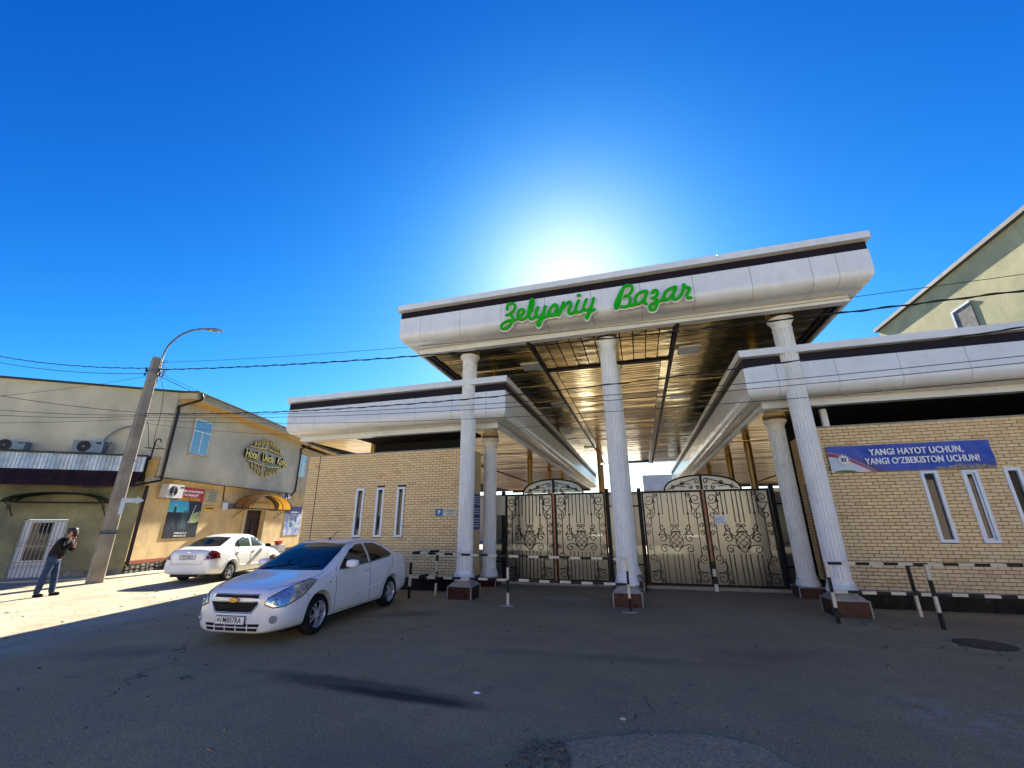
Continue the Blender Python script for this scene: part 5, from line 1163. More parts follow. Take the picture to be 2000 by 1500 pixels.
# red basin on a crate beyond the sedan
p_ = FA @ Vector((8.9, -1.05, 0)); T = thing('crate', 'white crate on the pavement beyond the left sedan, under the red basin', 'crate', (p_.x, p_.y, .045)); m = MB(); m.box(-.3, .3, -.25, .25, 0, .60); m.box(-.33, .33, -.28, .28, .60, .64); m.build('crate_body', 'upvc', T)
m = MB(); m.box(-.31, .31, -.26, .26, .25, .30); m.build('crate_slat', 'cornice_ochre', T)
T = thing('plastic_basin', 'red plastic basin on the crate beyond the left sedan', 'basin', (p_.x, p_.y, .69)); m = MB(); m.lathe([(.001, 0), (.17, 0), (.23, .19), (.26, .195), (.26, .205), (.22, .20), (.16, .015), (.001, .015)], n=28, cap=False); m.build('bowl', 'red_plastic', T, True)

# ------------------------------------------------------------------ background buildings
BW = thing('side_building', 'tall olive plastered building with a grey roof edge at the right edge', 'building', (14, 18, 0))
m = MB(); m.box(14, 30, 9, 26.8, 0, 12.05); m.build('wall', 'stucco_far', BW, world=True)
m = MB(); m.box(13.82, 30.3, 8.7, 26.95, 12.052, 12.22); m.build('roof_edge', 'roof_edge', BW, world=True)
m = MB(); m.box(13.93, 13.998, 21.27, 21.37, 8.5, 10.5); m.box(13.93, 13.998, 20.25, 21.27, 10.42, 10.5); W_ = m.build('window', 'upvc', BW, world=True)
m = MB(); m.box(13.96, 13.998, 20.25, 21.27, 8.5, 10.42); m.build('pane', 'stone_dark', W_)
MW = thing('market_hall', 'low beige market hall far behind the gates', 'building', (0, 47, 0))
m = MB(); m.box(-24, 30, 46, 60, 0, 4.55); m.build('wall', 'market_wall', MW, world=True)
m = MB(); m.box(-24.3, 30.3, 45.7, 60.3, 4.56, 4.8); m.build('roof', 'grey_metal', MW, world=True)
m = MB()
for i in range(12): m.box(-20+i*4, -18.2+i*4, 45.93, 45.99, .1, 2.8)
m.build('shutter', 'galv', MW, world=True)
CB = thing('roof_cabin', 'small blue-grey slatted cabin on the far market roof behind the right gate', 'cabin', (1.9, 47, 4.8))
m = MB(); m.box(-1.35, 2.6, -1.4, 1.5, 0.0, 1.45); m.build('cabin_wall', 'cabin', CB)
for i in range(5): m = MB(); m.box(-1.4, 2.62, -1.44, -1.402, .02+i*.29, .27+i*.29); m.build('plank', 'cabin', CB)
m = MB(); m.box(-1.5, 2.75, -1.55, 1.6, 1.452, 1.54); m.build('roof', 'upvc', CB)
# low stalls in the passage seen dimly through the gate sheet
for i, (x, y, s_) in enumerate(((-3.3, 22, 1), (3.0, 20, 1), (-3.2, 31, 1), (3.0, 30, 1))):
    T = thing('market_stall', ['closed stall counter nearest behind the left gate', 'closed stall counter nearest behind the right gate', 'farther stall counter behind the left gate', 'farther stall counter behind the right gate'][i], 'stall', (x, y, 0), group='stall counters in the passage')
    m = MB(); m.box(-.6, .6, -2.4, 2.4, 0, .9); m.build('counter_body', 'market_wall', T); m = MB(); m.box(-.65, .65, -2.45, 2.45, .902, .95); m.build('counter_top', 'galv', T)

# ------------------------------------------------------------------ cars
def body_mesh(st, front_c, rear_c, wheels, wr, arch_w=.62):
    n = len(st); vs = []; R_ = 14
    for (x, rows) in st:          # rows: 8 (y,z) from bottom centre to top centre
        ring = [(x, 0, rows[0][1])]+[(x, y, z) for y, z in rows[1:7]]+[(x, 0, rows[7][1])]+[(x, -y, z) for y, z in reversed(rows[1:7])]
        vs += ring
    fs = [(i*R_+k, i*R_+(k+1) % R_, (i+1)*R_+(k+1) % R_, (i+1)*R_+k) for i in range(n-1) for k in range(R_)]
    for i, bulge in ((0, front_c), (n-1, rear_c)):
        b = i*R_; x, rows = st[i]; cidx = [b]
        for j in range(2, 7-0):
            if j == 6: break
            vs.append((x+bulge[j-2], 0, rows[j][1])); cidx.append(len(vs)-1)
        cidx.append(b+7)
        for s_ in (0, 1):
            side = [b+j for j in range(1, 7)] if s_ == 0 else [b+14-j for j in range(1, 7)]
            for j in range(5):
                fs.append((side[j], cidx[j], cidx[j+1], side[j+1]))
    me = bpy.data.meshes.new('cage'); me.from_pydata(vs, [], fs)
    bm = bmesh.new(); bm.from_mesh(me); bmesh.ops.recalc_face_normals(bm, faces=bm.faces); bm.to_mesh(me); bm.free()
    me.materials.append(MAT['paint'])
    o = bpy.data.objects.new('cage', me); COL.objects.link(o)
    sm = o.modifiers.new('s', 'SUBSURF'); sm.levels = 3; sm.render_levels = 3
    dg = bpy.context.evaluated_depsgraph_get(); dg.update(); full = bpy.data.meshes.new_from_object(o.evaluated_get(dg))
    bmf = bmesh.new(); bmf.from_mesh(full); bvh = BVHTree.FromBMesh(bmf); bmf.free()
    cut = MB()
    for wx in wheels:
        for s_ in (-1, 1): cut.lathe([(wr, s_*arch_w), (wr, s_*1.2)], (wx, 0, wr*.86), 36, 'Y')
    cm = cut.mesh('cut', 'dark_plastic'); co = bpy.data.objects.new('cut', cm); COL.objects.link(co)
    bo = o.modifiers.new('b', 'BOOLEAN'); bo.operation = 'DIFFERENCE'; bo.object = co; bo.solver = 'EXACT'
    try: bo.material_mode = 'TRANSFER'
    except Exception: pass
    dg = bpy.context.evaluated_depsgraph_get(); dg.update(); res = bpy.data.meshes.new_from_object(o.evaluated_get(dg))
    bpy.data.objects.remove(o); bpy.data.objects.remove(co)
    shade(res, 50); return res, bvh
def patch(bvh, pts, d, mat, parent, name, off=.003, thick=.008, step=.07, label=None):
    d = Vector(d).normalized(); u = d.cross(Vector((0, 0, 1))).normalized(); v = u.cross(d)
    P2 = [(Vector(p).dot(u), Vector(p).dot(v)) for p in pts]
    bm = bmesh.new(); vv = [bm.verts.new((a, b, 0)) for a, b in P2]; bm.faces.new(vv)
    for ax_ in (0, 1):
        lo, hi = min(p[ax_] for p in P2), max(p[ax_] for p in P2); x = lo+step
        while x < hi-.01:
            co = Vector((0, 0, 0)); co[ax_] = x; no = Vector((0, 0, 0)); no[ax_] = 1
            bmesh.ops.bisect_plane(bm, geom=bm.verts[:]+bm.edges[:]+bm.faces[:], plane_co=co, plane_no=no); x += step
    for w in bm.verts:
        o_ = u*w.co.x+v*w.co.y-d*6; h, nrm, _, _ = bvh.ray_cast(o_, d)
        if h is None: h, nrm, _, _ = bvh.find_nearest(o_+d*6)
        if nrm.dot(d) > 0: nrm = -nrm
        w.co = h+nrm*off
    bm.normal_update()
    if sum((f.normal.dot(d)*f.calc_area() for f in bm.faces)) > 0: bmesh.ops.reverse_faces(bm, faces=bm.faces)
    bmesh.ops.solidify(bm, geom=bm.faces[:], thickness=thick)
    me = bpy.data.meshes.new(name); bm.to_mesh(me); bm.free(); me.materials.append(MAT[mat]); shade(me, 50)
    return link(name, me, parent, label=label)
def seam(bvh, pts, d, mat, parent, name, r=.0045, closed=False, off=.0):
    d = Vector(d).normalized(); pts = [Vector(p) for p in pts]; out = []
    if closed: pts.append(pts[0])
    for a, b in zip(pts, pts[1:]):
        n = max(1, int((b-a).length/.06))
        for k in range(n): out.append(a.lerp(b, k/n))
    out.append(pts[-1]); res = []
    for p in out:
        h, nrm, _, _ = bvh.ray_cast(p-d*6, d)
        if h is None: h, nrm, _, _ = bvh.find_nearest(p)
        res.append(h+nrm*off)
    m = MB(); m.tube(res, r, 6); return m.build(name, mat, parent, True)
def wheel(parent, x, y, z, side, r=.317, w=.20, rr=.205, spokes=10, steer=0.0):
    o = link('wheel', None, parent, (x, y, z), (0, 0, steer)); f = side
    m = MB(); pr = [(rr, -w/2+.01), (r*.86, -w/2-.005), (r*.96, -w/2+.02), (r, -w/2+.045), (r, w/2-.045), (r*.96, w/2-.02), (r*.86, w/2+.005), (rr, w/2-.01)]
    m.lathe(pr, (0, 0, 0), 44, 'Y', cap=False); m.build('tyre', 'rubber', o, True)
    m = MB(); yo = f*(w/2-.02); m.lathe([(rr+.004, f*-.09), (rr-.008, f*-.08), (rr-.012, yo-f*.012), (rr+.004, yo+f*.014), (rr+.010, yo)], (0, 0, 0), 40, 'Y', cap=False)
    for k in range(spokes):
        a = 2*math.pi*k/spokes+(.10 if k % 2 else -.10)*(1 if spokes == 10 else 0); ca, sa = math.cos(a), math.sin(a)
        rad = Vector((ca, 0, sa)); tan = Vector((-sa, 0, ca)); yv = Vector((0, f, 0))
        p0, p1 = rad*.045+Vector((0, yo-f*.0, 0)), rad*(rr-.008)+Vector((0, yo-f*.012, 0)); c_ = (p0+p1)/2; ax = (p1-p0).normalized()
        m.obox(c_, ax, tan, ax.cross(tan), (p1-p0).length/2, .011, .010)
    m.lathe([(.001, yo+f*.012), (.035, yo+f*.010), (.055, yo-f*.005), (.06, yo-f*.03)], (0, 0, 0), 20, 'Y'); m.build('rim', 'alloy', o, True)
    m = MB(); m.lathe([(.001, yo-f*.07), (rr-.01, yo-f*.07)], (0, 0, 0), 30, 'Y', cap=False); m.lathe([(.13, yo-f*.05), (.13, yo-f*.065)], (0, 0, 0), 24, 'Y'); m.build('brake_disc', 'dark_plastic', o)
    return o
def blob(name, mat, parent, c, s_, lvl=2, pw=None):
    me = bpy.data.meshes.new(name); bm = bmesh.new(); bmesh.ops.create_cube(bm, size=2)
    bmesh.ops.subdivide_edges(bm, edges=bm.edges[:], cuts=4, use_grid_fill=True)
    for v in bm.verts:
        p = v.co.copy(); n_ = p.normalized(); q_ = p.lerp(n_*1.15, .65); v.co = Vector((q_.x*s_[0], q_.y*s_[1], q_.z*s_[2]))+Vector(c)
    bm.to_mesh(me); bm.free(); me.materials.append(MAT[mat]); shade(me, 80); return link(name, me, parent)
def num_plate(parent, bvh, x, z, fx, txt, region):
    h, n_, _, _ = bvh.ray_cast(Vector((x+fx*2, 0, z)), Vector((-fx, 0, 0))); px = h.x+fx*.012
    o = link('number_plate', None, parent, (px, 0, z), (0, 0, math.pi/2*fx)); 
    m = MB(); m.box(-.26, .26, -.006, .006, -.056, .056); m.build('plate', 'white_print', o)
    m = MB(); m.box(-.27, .27, .0, .010, -.066, .066); m.build('plate_frame', 'black_print', o)
    m = MB(); m.box(-.165, -.158, -.008, -.006, -.045, .045); m.box(-.245, .245, -.008, -.006, .049, .052); m.box(-.245, .245, -.008, -.006, -.052, -.049); m.build('rule', 'black_print', o)
    text(region, .070, 'black_print', o, (-.205, -.009, 0), (math.pi/2, 0, 0), ext=.001, sx=.8); text(txt, .110, 'black_print', o, (.040, -.009, 0), (math.pi/2, 0, 0), ext=.001, sx=.80, bold=.001, spacing=1.12)
    return o
def rows(zb, yb, ys, zs, yw, zw, ysh, zsh, yr, zr, yt, zt, zc): return [(0, zb), (yb, zb), (ys, zs), (yw, zw), (ysh, zsh), (yr, zr), (yt, zt), (0, zc)]
def both(fn):
    for s_ in (1, -1): fn(s_)

# near saloon --------------------------------------------------------------
st1 = [
 (.935, rows(.20, .44, .52, .27, .52, .46, .50, .62, .44, .70, .28, .735, .745)),
 (.885, rows(.17, .58, .68, .27, .68, .48, .64, .66, .54, .765, .33, .80, .81)),
 (.79, rows(.17, .66, .79, .27, .80, .48, .74, .71, .60, .80, .35, .825, .835)),
 (.62, rows(.17, .72, .865, .26, .875, .50, .82, .78, .65, .86, .36, .88, .885)),
 (.34, rows(.18, .74, .885, .24, .89, .54, .85, .84, .68, .905, .40, .925, .93)),
 (.10, rows(.19, .74, .885, .22, .89, .56, .865, .88, .71, .94, .42, .96, .965)),
 (-.08, rows(.19, .74, .885, .22, .89, .58, .87, .90, .74, .965, .44, .99, .995)),
 (-.26, rows(.19, .74, .885, .22, .89, .60, .875, .92, .73, 1.03, .50, 1.07, 1.08)),
 (-.66, rows(.19, .74, .885, .22, .89, .60, .88, .965, .69, 1.22, .52, 1.275, 1.29)),
 (-1.04, rows(.19, .74, .885, .22, .89, .60, .88, .98, .645, 1.385, .50, 1.445, 1.46)),
 (-1.50, rows(.19, .74, .885, .22, .89, .60, .88, .99, .63, 1.43, .48, 1.50, 1.52)),
 (-2.05, rows(.19, .74, .885, .22, .89, .60, .88, 1.0, .63, 1.43, .48, 1.495, 1.515)),
 (-2.45, rows(.19, .74, .885, .22, .89, .62, .88, 1.01, .64, 1.38, .48, 1.44, 1.46)),
 (-2.85, rows(.19, .74, .885, .24, .89, .64, .88, 1.03, .67, 1.25, .50, 1.29, 1.305)),
 (-3.15, rows(.20, .74, .88, .27, .885, .66, .86, 1.04, .68, 1.14, .50, 1.165, 1.175)),
 (-3.42, rows(.24, .72, .86, .32, .865, .66, .82, 1.03, .66, 1.125, .48, 1.15, 1.16)),
 (-3.58, rows(.28, .64, .78, .36, .80, .62, .74, .93, .62, 1.06, .46, 1.10, 1.11)),
 (-3.63, rows(.32, .56, .68, .40, .70, .60, .64, .86, .54, .98, .40, 1.02, 1.03))]
C1 = thing('parked_car', 'white saloon with blue-tinted windscreen parked nearest, nose towards the viewer', 'car', (-6.45, 6.88, 0), -1.497)
res, bvh = body_mesh(st1, (.05, .06, .05, .02), (-.04, -.05, -.04, -.02), (0, -2.62), .375)
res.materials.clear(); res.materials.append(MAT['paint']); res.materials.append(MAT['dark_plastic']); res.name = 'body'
link('body', res, C1)
for x in (0, -2.62):
    for s_ in (1, -1): wheel(C1, x, s_*.775, .317, s_)
fr_d = (-1, 0, 0)
patch(bvh, [(-.15, -.71, 1.00), (-.1, 0, 1.005), (-.15, .71, 1.00), (-.7, .63, 1.28), (-1.0, .555, 1.41), (-1.0, 0, 1.44), (-1.0, -.555, 1.41), (-.7, -.63, 1.28)], fr_d, 'car_glass', C1, 'windscreen', .007, .008, .045)
patch(bvh, [(-3.0, -.60, 1.13), (-3.0, .60, 1.13), (-2.4, .50, 1.40), (-2.4, -.50, 1.40)], (1, 0, 0), 'car_glass', C1, 'rear_window')
def side1(s_):
    d = (0, -s_, 0)
    patch(bvh, [(-.54, 0, .985), (-.80, 0, 1.16), (-1.08, 0, 1.31), (-1.34, 0, 1.385), (-1.58, 0, 1.405), (-1.60, 0, 1.03)], d, 'car_glass', C1, 'side_window', .006, .008, .05)
    patch(bvh, [(-1.68, 0, 1.035), (-1.665, 0, 1.405), (-2.05, 0, 1.395), (-2.36, 0, 1.31), (-2.66, 0, 1.14), (-2.68, 0, 1.105), (-2.5, 0, 1.085)], d, 'car_glass', C1, 'side_window', .006, .008, .05)
    seam(bvh, [(-.42, 0, .30), (-.44, 0, .70), (-.42, 0, .92), (-.50, 0, 1.03)], d, 'dark_plastic', C1, 'door_seam')
    seam(bvh, [(-1.63, 0, 1.36), (-1.64, 0, .95), (-1.66, 0, .28)], d, 'dark_plastic', C1, 'door_seam')
    seam(bvh, [(-.42, 0, .285), (-1.3, 0, .27), (-2.12, 0, .285)], d, 'dark_plastic', C1, 'door_seam', .003)
    seam(bvh, [(-2.72, 0, 1.08), (-2.62, 0, .86), (-2.33, 0, .66), (-2.16, 0, .45), (-2.12, 0, .30)], d, 'dark_plastic', C1, 'door_seam')
    seam(bvh, [(-.56, 0, .975), (-1.6, 0, 1.02), (-2.55, 0, 1.075)], d, 'dark_plastic', C1, 'window_strip', .008)
    seam(bvh, [(-.44, 0, .46), (-1.3, 0, .50), (-2.1, 0, .56)], d, 'paint', C1, 'side_moulding', .012)
    seam(bvh, [(.42, 0, .71), (.30, 0, .66), (.36, 0, .48)], d, 'dark_plastic', C1, 'bumper_seam', .003)
    for hx in (-1.46, -2.38):
        h, n_, _, _ = bvh.ray_cast(Vector((hx, s_*3, .90+(.02 if hx < -2 else 0))), Vector(d)); blob('door_handle', 'paint', C1, h+n_*.02, (.10, .022, .022))
    m = MB(); h, n_, _, _ = bvh.ray_cast(Vector((-.24, s_*3, .80)), Vector(d)); blob('side_repeater', 'chrome', C1, h, (.03, .008, .018))
    mi = blob('mirror', 'paint', C1, (-.72, s_*1.00, 1.07), (.075, .115, .070)); m = MB(); m.obox((-.70, s_*.90, 1.01), Vector((1, 0, 0)), Vector((0, 1, 0)), Vector((0, 0, 1)), .035, .07, .022); m.build('mirror_arm', 'dark_plastic', mi)
    m = MB(); m.obox((-.80, s_*1.0, 1.07), Vector((1, 0, 0)), Vector((0, 1, 0)), Vector((0, 0, 1)), .006, .09, .05); m.build('mirror_glass', 'car_glass', mi)
    dd = (-.75, -s_*.66, 0)
    HL = patch(bvh, [(.86, s_*.49, .605), (.81, s_*.60, .560), (.70, s_*.73, .575), (.48, s_*.85, .675), (.16, s_*.88, .875), (.30, s_*.85, .890), (.52, s_*.78, .845), (.72, s_*.64, .765), (.84, s_*.53, .685)], dd, 'head_glass', C1, 'headlight', .006, .012, .04)
    seam(bvh, [(.86, s_*.48, .600), (.81, s_*.60, .548), (.70, s_*.74, .563), (.48, s_*.86, .663), (.15, s_*.89, .872), (.30, s_*.85, .898), (.52, s_*.78, .853), (.72, s_*.64, .773), (.84, s_*.52, .693)], dd, 'dark_plastic', HL, 'lamp_surround', .009, True)
    for cx_, cy_, cz_, r_ in ((.78, .63, .640, .055), (.62, .76, .70, .052), (.42, .84, .785, .030)):
        h, n_, _, _ = bvh.ray_cast(Vector((cx_, s_*cy_, cz_))-Vector(dd).normalized()*5, Vector(dd).normalized())
        t1 = n_.orthogonal().normalized(); t2 = n_.cross(t1); m = MB()
        for rk, hh in ((r_, .010), (r_*.6, .016)): m.tube([h+n_*hh+t1*rk*math.cos(a)+t2*rk*math.sin(a) for a in [2*math.pi*k/18 for k in range(19)]], .006, 5)
        m.build('lamp_ring', 'chrome', HL)
    FL = patch(bvh, [(.85, s_*.50, .40), (.80, s_*.74, .47), (.75, s_*.78, .42), (.78, s_*.72, .33), (.85, s_*.52, .32)], dd, 'paint', C1, 'fog_recess', -.006, .004, .05)
    h, n_, _, _ = bvh.ray_cast(Vector((.82, s_*.64, .385))-Vector(dd).normalized()*5, Vector(dd).normalized()); t1 = n_.orthogonal().normalized(); t2 = n_.cross(t1)
    m = MB(); m.tube([h+n_*.01+t1*.05*math.cos(a)+t2*.05*math.sin(a) for a in [2*math.pi*k/20 for k in range(21)]], .008, 6); m.add([h+n_*.008+t1*.048*math.cos(2*math.pi*k/16)+t2*.048*math.sin(2*math.pi*k/16) for k in range(16)], [tuple(range(16))]); m.build('fog_lamp', 'head_glass', C1)
    patch(bvh, [(-3.5, s_*.56, .98), (-3.5, s_*.78, .90), (-3.45, s_*.80, .72), (-3.5, s_*.58, .76)], (.7, -s_*.7, 0), 'red_lamp', C1, 'tail_light', .004, .01, .06)
    seam(bvh, [(-.06, s_*.60, .98), (.30, s_*.56, .96), (.72, s_*.46, .84)], (0, 0, -1), 'paint', C1, 'bonnet_crease', .010)
    seam(bvh, [(-.2, s_*.76, 1.0), (.2, s_*.76, .9), (.60, s_*.66, .80), (.82, s_*.46, .75)], (0, 0, -1), 'dark_plastic', C1, 'bonnet_seam', .0035)
    seam(bvh, [(-1.15, s_*.56, 1.45), (-1.6, s_*.55, 1.5), (-2.3, s_*.55, 1.46)], (0, 0, -1), 'dark_plastic', C1, 'roof_seam', .005)
both(side1)
patch(bvh, [(.9, -.42, .695), (.9, .42, .695), (.9, .40, .733), (.9, -.40, .733)], fr_d, 'dark_plastic', C1, 'upper_grille', .004, .01, .06)
seam(bvh, [(.9, -.44, .688), (.9, .44, .688), (.9, .42, .741), (.9, -.42, .741)], fr_d, 'chrome', C1, 'grille_trim', .007, True)
GR = patch(bvh, [(.9, -.44, .630), (.9, .44, .630), (.9, .33, .490), (.9, -.33, .490)], fr_d, 'dark_plastic', C1, 'grille', .004, .01, .06)
seam(bvh, [(.9, -.46, .638), (.9, .46, .638), (.9, .345, .480), (.9, -.345, .480)], fr_d, 'chrome', GR, 'grille_frame', .009, True)
for i in range(4): seam(bvh, [(.9, -.42+.02*i, .61-.031*i), (.9, .42-.02*i, .61-.031*i)], fr_d, 'rubber', GR, 'grille_bar', .006, False, .008)
for i in range(15): y = -.35+.05*i; seam(bvh, [(.9, y, .625), (.9, y*.85, .495)], fr_d, 'rubber', GR, 'grille_bar', .004, False, .008)
patch(bvh, [(.9, -.50, .325), (.9, .50, .325), (.9, .46, .225), (.9, -.46, .225)], fr_d, 'dark_plastic', C1, 'lower_intake', .004, .01, .06)
for y in (-.3, -.1, .1, .3): seam(bvh, [(.9, y, .32), (.9, y, .23)], fr_d, 'paint', C1, 'intake_bar', .010, False, .006)
seam(bvh, [(.9, -.48, .277), (.9, .48, .277)], fr_d, 'paint', C1, 'intake_bar', .010, False, .006)
h, n_, _, _ = bvh.ray_cast(Vector((3, 0, .66)), Vector(fr_d)); m = MB(); e = h.x
poly = [(-.10, -.022), (-.042, -.022), (-.042, -.038), (.042, -.038), (.042, -.022), (.085, -.022), (.10, .022), (.042, .022), (.042, .038), (-.042, .038), (-.042, .022), (-.088, .022)]
m.prism(poly, lambda p: (e+.004, p[0], .66+p[1]), lambda p: (e+.028, p[0]*.92, .66+p[1]*.9)); m.build('badge', 'gold_badge', C1)
num_plate(C1, bvh, .9, .375, 1, 'M807RA', '80')
m = MB(); m.tube([(-.12, -.55, 1.02), (-.25, .05, 1.09)], .009, 5); m.tube([(-.12, .15, 1.02), (-.27, .60, 1.09)], .009, 5); m.build('wiper', 'dark_plastic', C1)
m = MB(); m.tube([(-1.35, 0, 1.50), (-1.62, 0, 1.66)], .006, 5); m.lathe([(.03, 1.49), (.018, 1.53), (.001, 1.54)], (-1.35, 0, 0), 10); m.build('aerial', 'dark_plastic', C1)
m = MB(); m.box(-3.3, .6, -.70, .70, .16, .24); m.build('underbody', 'dark_plastic', C1)
# interior hints behind the windscreen are hidden by the tint

# far saloon ----------------------------------------------------------------
st2 = [
 (.80, rows(.20, .56, .68, .28, .68, .46, .62, .60, .50, .68, .30, .70, .71)),
 (.74, rows(.18, .64, .80, .28, .80, .48, .72, .66, .58, .76, .34, .79, .80)),
 (.50, rows(.18, .70, .84, .26, .85, .50, .80, .76, .62, .84, .36, .86, .87)),
 (.1, rows(.20, .72, .85, .24, .86, .56, .83, .86, .68, .92, .42, .95, .96)),
 (-.30, rows(.20, .72, .85, .24, .86, .58, .84, .93, .70, 1.00, .44, 1.03, 1.04)),
 (-.50, rows(.20, .72, .85, .24, .86, .60, .845, .95, .70, 1.09, .48, 1.13, 1.14)),
 (-.95, rows(.20, .72, .85, .24, .86, .60, .845, .97, .63, 1.39, .48, 1.44, 1.455)),
 (-1.40, rows(.20, .72, .85, .24, .86, .60, .845, .98, .61, 1.44, .46, 1.50, 1.515)),
 (-1.85, rows(.20, .72, .85, .24, .86, .60, .845, .99, .61, 1.43, .46, 1.49, 1.505)),
 (-2.25, rows(.20, .72, .85, .24, .86, .62, .845, 1.0, .62, 1.36, .47, 1.41, 1.425)),
 (-2.62, rows(.20, .72, .85, .26, .86, .64, .84, 1.01, .63, 1.22, .48, 1.25, 1.26)),
 (-2.95, rows(.22, .72, .85, .28, .86, .64, .82, 1.0, .64, 1.09, .48, 1.11, 1.12)),
 (-3.25, rows(.25, .70, .84, .32, .84, .64, .76, .97, .60, 1.05, .44, 1.075, 1.08)),
 (-3.42, rows(.28, .66, .78, .36, .78, .60, .68, .90, .56, 1.00, .42, 1.03, 1.04)),
 (-3.47, rows(.30, .58, .70, .38, .70, .58, .62, .80, .52, .90, .38, .93, .94))]
yaw2 = 1.828; rxp, ryp = -14.62, 12.20       # rear axle centre
C2 = thing('parked_car', 'white saloon seen from behind, parked half in sunlight before the hotel', 'car', (rxp+2.48*math.cos(yaw2), ryp+2.48*math.sin(yaw2), 0), yaw2)
res, bvh = body_mesh(st2, (.04, .05, .04, .02), (-.03, -.04, -.03, -.02), (0, -2.48), .36)
res.materials.clear(); res.materials.append(MAT['paint']); res.materials.append(MAT['dark_plastic']); res.name = 'body'
link('body', res, C2)
for x in (0, -2.48):
    for s_ in (1, -1): wheel(C2, x, s_*.745, .30, s_, .30, .19, .195, 7)
patch(bvh, [(-2.8, -.60, 1.115), (-2.8, .60, 1.115), (-2.2, .50, 1.385), (-2.2, 0, 1.41), (-2.2, -.50, 1.385)], (1, 0, 0), 'car_glass', C2, 'rear_window')
patch(bvh, [(-.4, -.70, 1.06), (-.4, .70, 1.06), (-.95, .56, 1.41), (-.95, -.56, 1.41)], (-1, 0, 0), 'car_glass', C2, 'windscreen')
def side2(s_):
    d = (0, -s_, 0)
    patch(bvh, [(-.56, 0, 1.03), (-.78, 0, 1.22), (-1.02, 0, 1.36), (-1.36, 0, 1.41), (-1.42, 0, 1.05)], d, 'car_glass_green', C2, 'side_window')
    patch(bvh, [(-1.50, 0, 1.05), (-1.46, 0, 1.41), (-1.80, 0, 1.40), (-2.10, 0, 1.31), (-2.32, 0, 1.18), (-2.38, 0, 1.08)], d, 'car_glass_green', C2, 'side_window')
    seam(bvh, [(-2.16, 0, 1.28), (-2.16, 0, 1.06)], d, 'dark_plastic', C2, 'window_divider', .010, False, .012)
    seam(bvh, [(-.40, 0, .30), (-.42, 0, .85), (-.55, 0, 1.03)], d, 'dark_plastic', C2, 'door_seam'); seam(bvh, [(-1.46, 0, 1.38), (-1.47, 0, .9), (-1.48, 0, .28)], d, 'dark_plastic', C2, 'door_seam')
    seam(bvh, [(-2.42, 0, 1.06), (-2.34, 0, .86), (-2.12, 0, .62), (-2.05, 0, .30)], d, 'dark_plastic', C2, 'door_seam')
    for hx in (-1.28, -2.20):
        h, n_, _, _ = bvh.ray_cast(Vector((hx, s_*3, .90)), Vector(d)); blob('door_handle', 'paint', C2, h+n_*.018, (.08, .017, .017))
    mi = blob('mirror', 'dark_plastic', C2, (-.62, s_*.95, 1.05), (.07, .10, .065))
    seam(bvh, [(-.44, 0, .42), (-1.3, 0, .44), (-2.05, 0, .46)], d, 'paint', C2, 'side_moulding', .014)
    seam(bvh, [(-2.48+.385*math.cos(a), 0, .31+.385*math.sin(a)) for a in [math.pi*k/14 for k in range(15)]], d, 'paint', C2, 'arch_lip', .022)
    seam(bvh, [(.385*math.cos(a), 0, .31+.385*math.sin(a)) for a in [math.pi*k/14 for k in range(15)]], d, 'paint', C2, 'arch_lip', .022)
    dd = (.72, -s_*.69, 0)
    TL = patch(bvh, [(-3.42, s_*.50, .715), (-3.38, s_*.585, .93), (-3.32, s_*.65, 1.005), (-3.2, s_*.73, .99), (-3.10, s_*.80, .90), (-3.08, s_*.83, .735), (-3.25, s_*.78, .725)], dd, 'red_lamp', C2, 'tail_light', .004, .014, .06)
    patch(bvh, [(-3.40, s_*.52, .70), (-3.40, s_*.515, .73), (-3.08, s_*.83, .75), (-3.08, s_*.83, .72)], dd, 'upvc', TL, 'reverse_strip', .012, .012, .06)
    patch(bvh, [(.70, s_*.35, .62), (.4, s_*.78, .68), (.3, s_*.80, .82), (.62, s_*.45, .75)], (-.75, -s_*.66, 0), 'head_glass', C2, 'headlight', .004, .01, .06)
both(side2)
seam(bvh, [(-3.4, -.49, .60), (-3.4, .49, .60), (-3.4, .52, .73), (-3.4, .57, .96), (-3.35, .40, 1.04)], (1, 0, 0), 'dark_plastic', C2, 'boot_seam', .004)
seam(bvh, [(-3.4, -.49, .60), (-3.4, -.52, .73), (-3.4, -.57, .96)], (1, 0, 0), 'dark_plastic', C2, 'boot_seam', .004)
seam(bvh, [(-3.4, -.70, .36), (-3.4, .70, .36)], (1, 0, 0), 'paint', C2, 'bumper_lip', .014)
h, n_, _, _ = bvh.ray_cast(Vector((-6, 0, .955)), Vector((1, 0, 0))); m = MB(); e = h.x
m.prism([(p[0]*.6, p[1]*.6) for p in poly], lambda p: (e-.002, p[0], .955+p[1]), lambda p: (e-.016, p[0]*.92, .955+p[1]*.9)); m.build('badge', 'chrome', C2)
num_plate(C2, bvh, -3.4, .80, -1, 'B270DA', '80')
m = MB(); m.box(-3.2, .5, -.68, .68, .18, .26); m.build('underbody', 'dark_plastic', C2)
m = MB(); m.tube([(-2.95, -.45, .24), (-3.44, -.45, .25)], .025, 10); m.build('exhaust', 'grey_metal', C2)

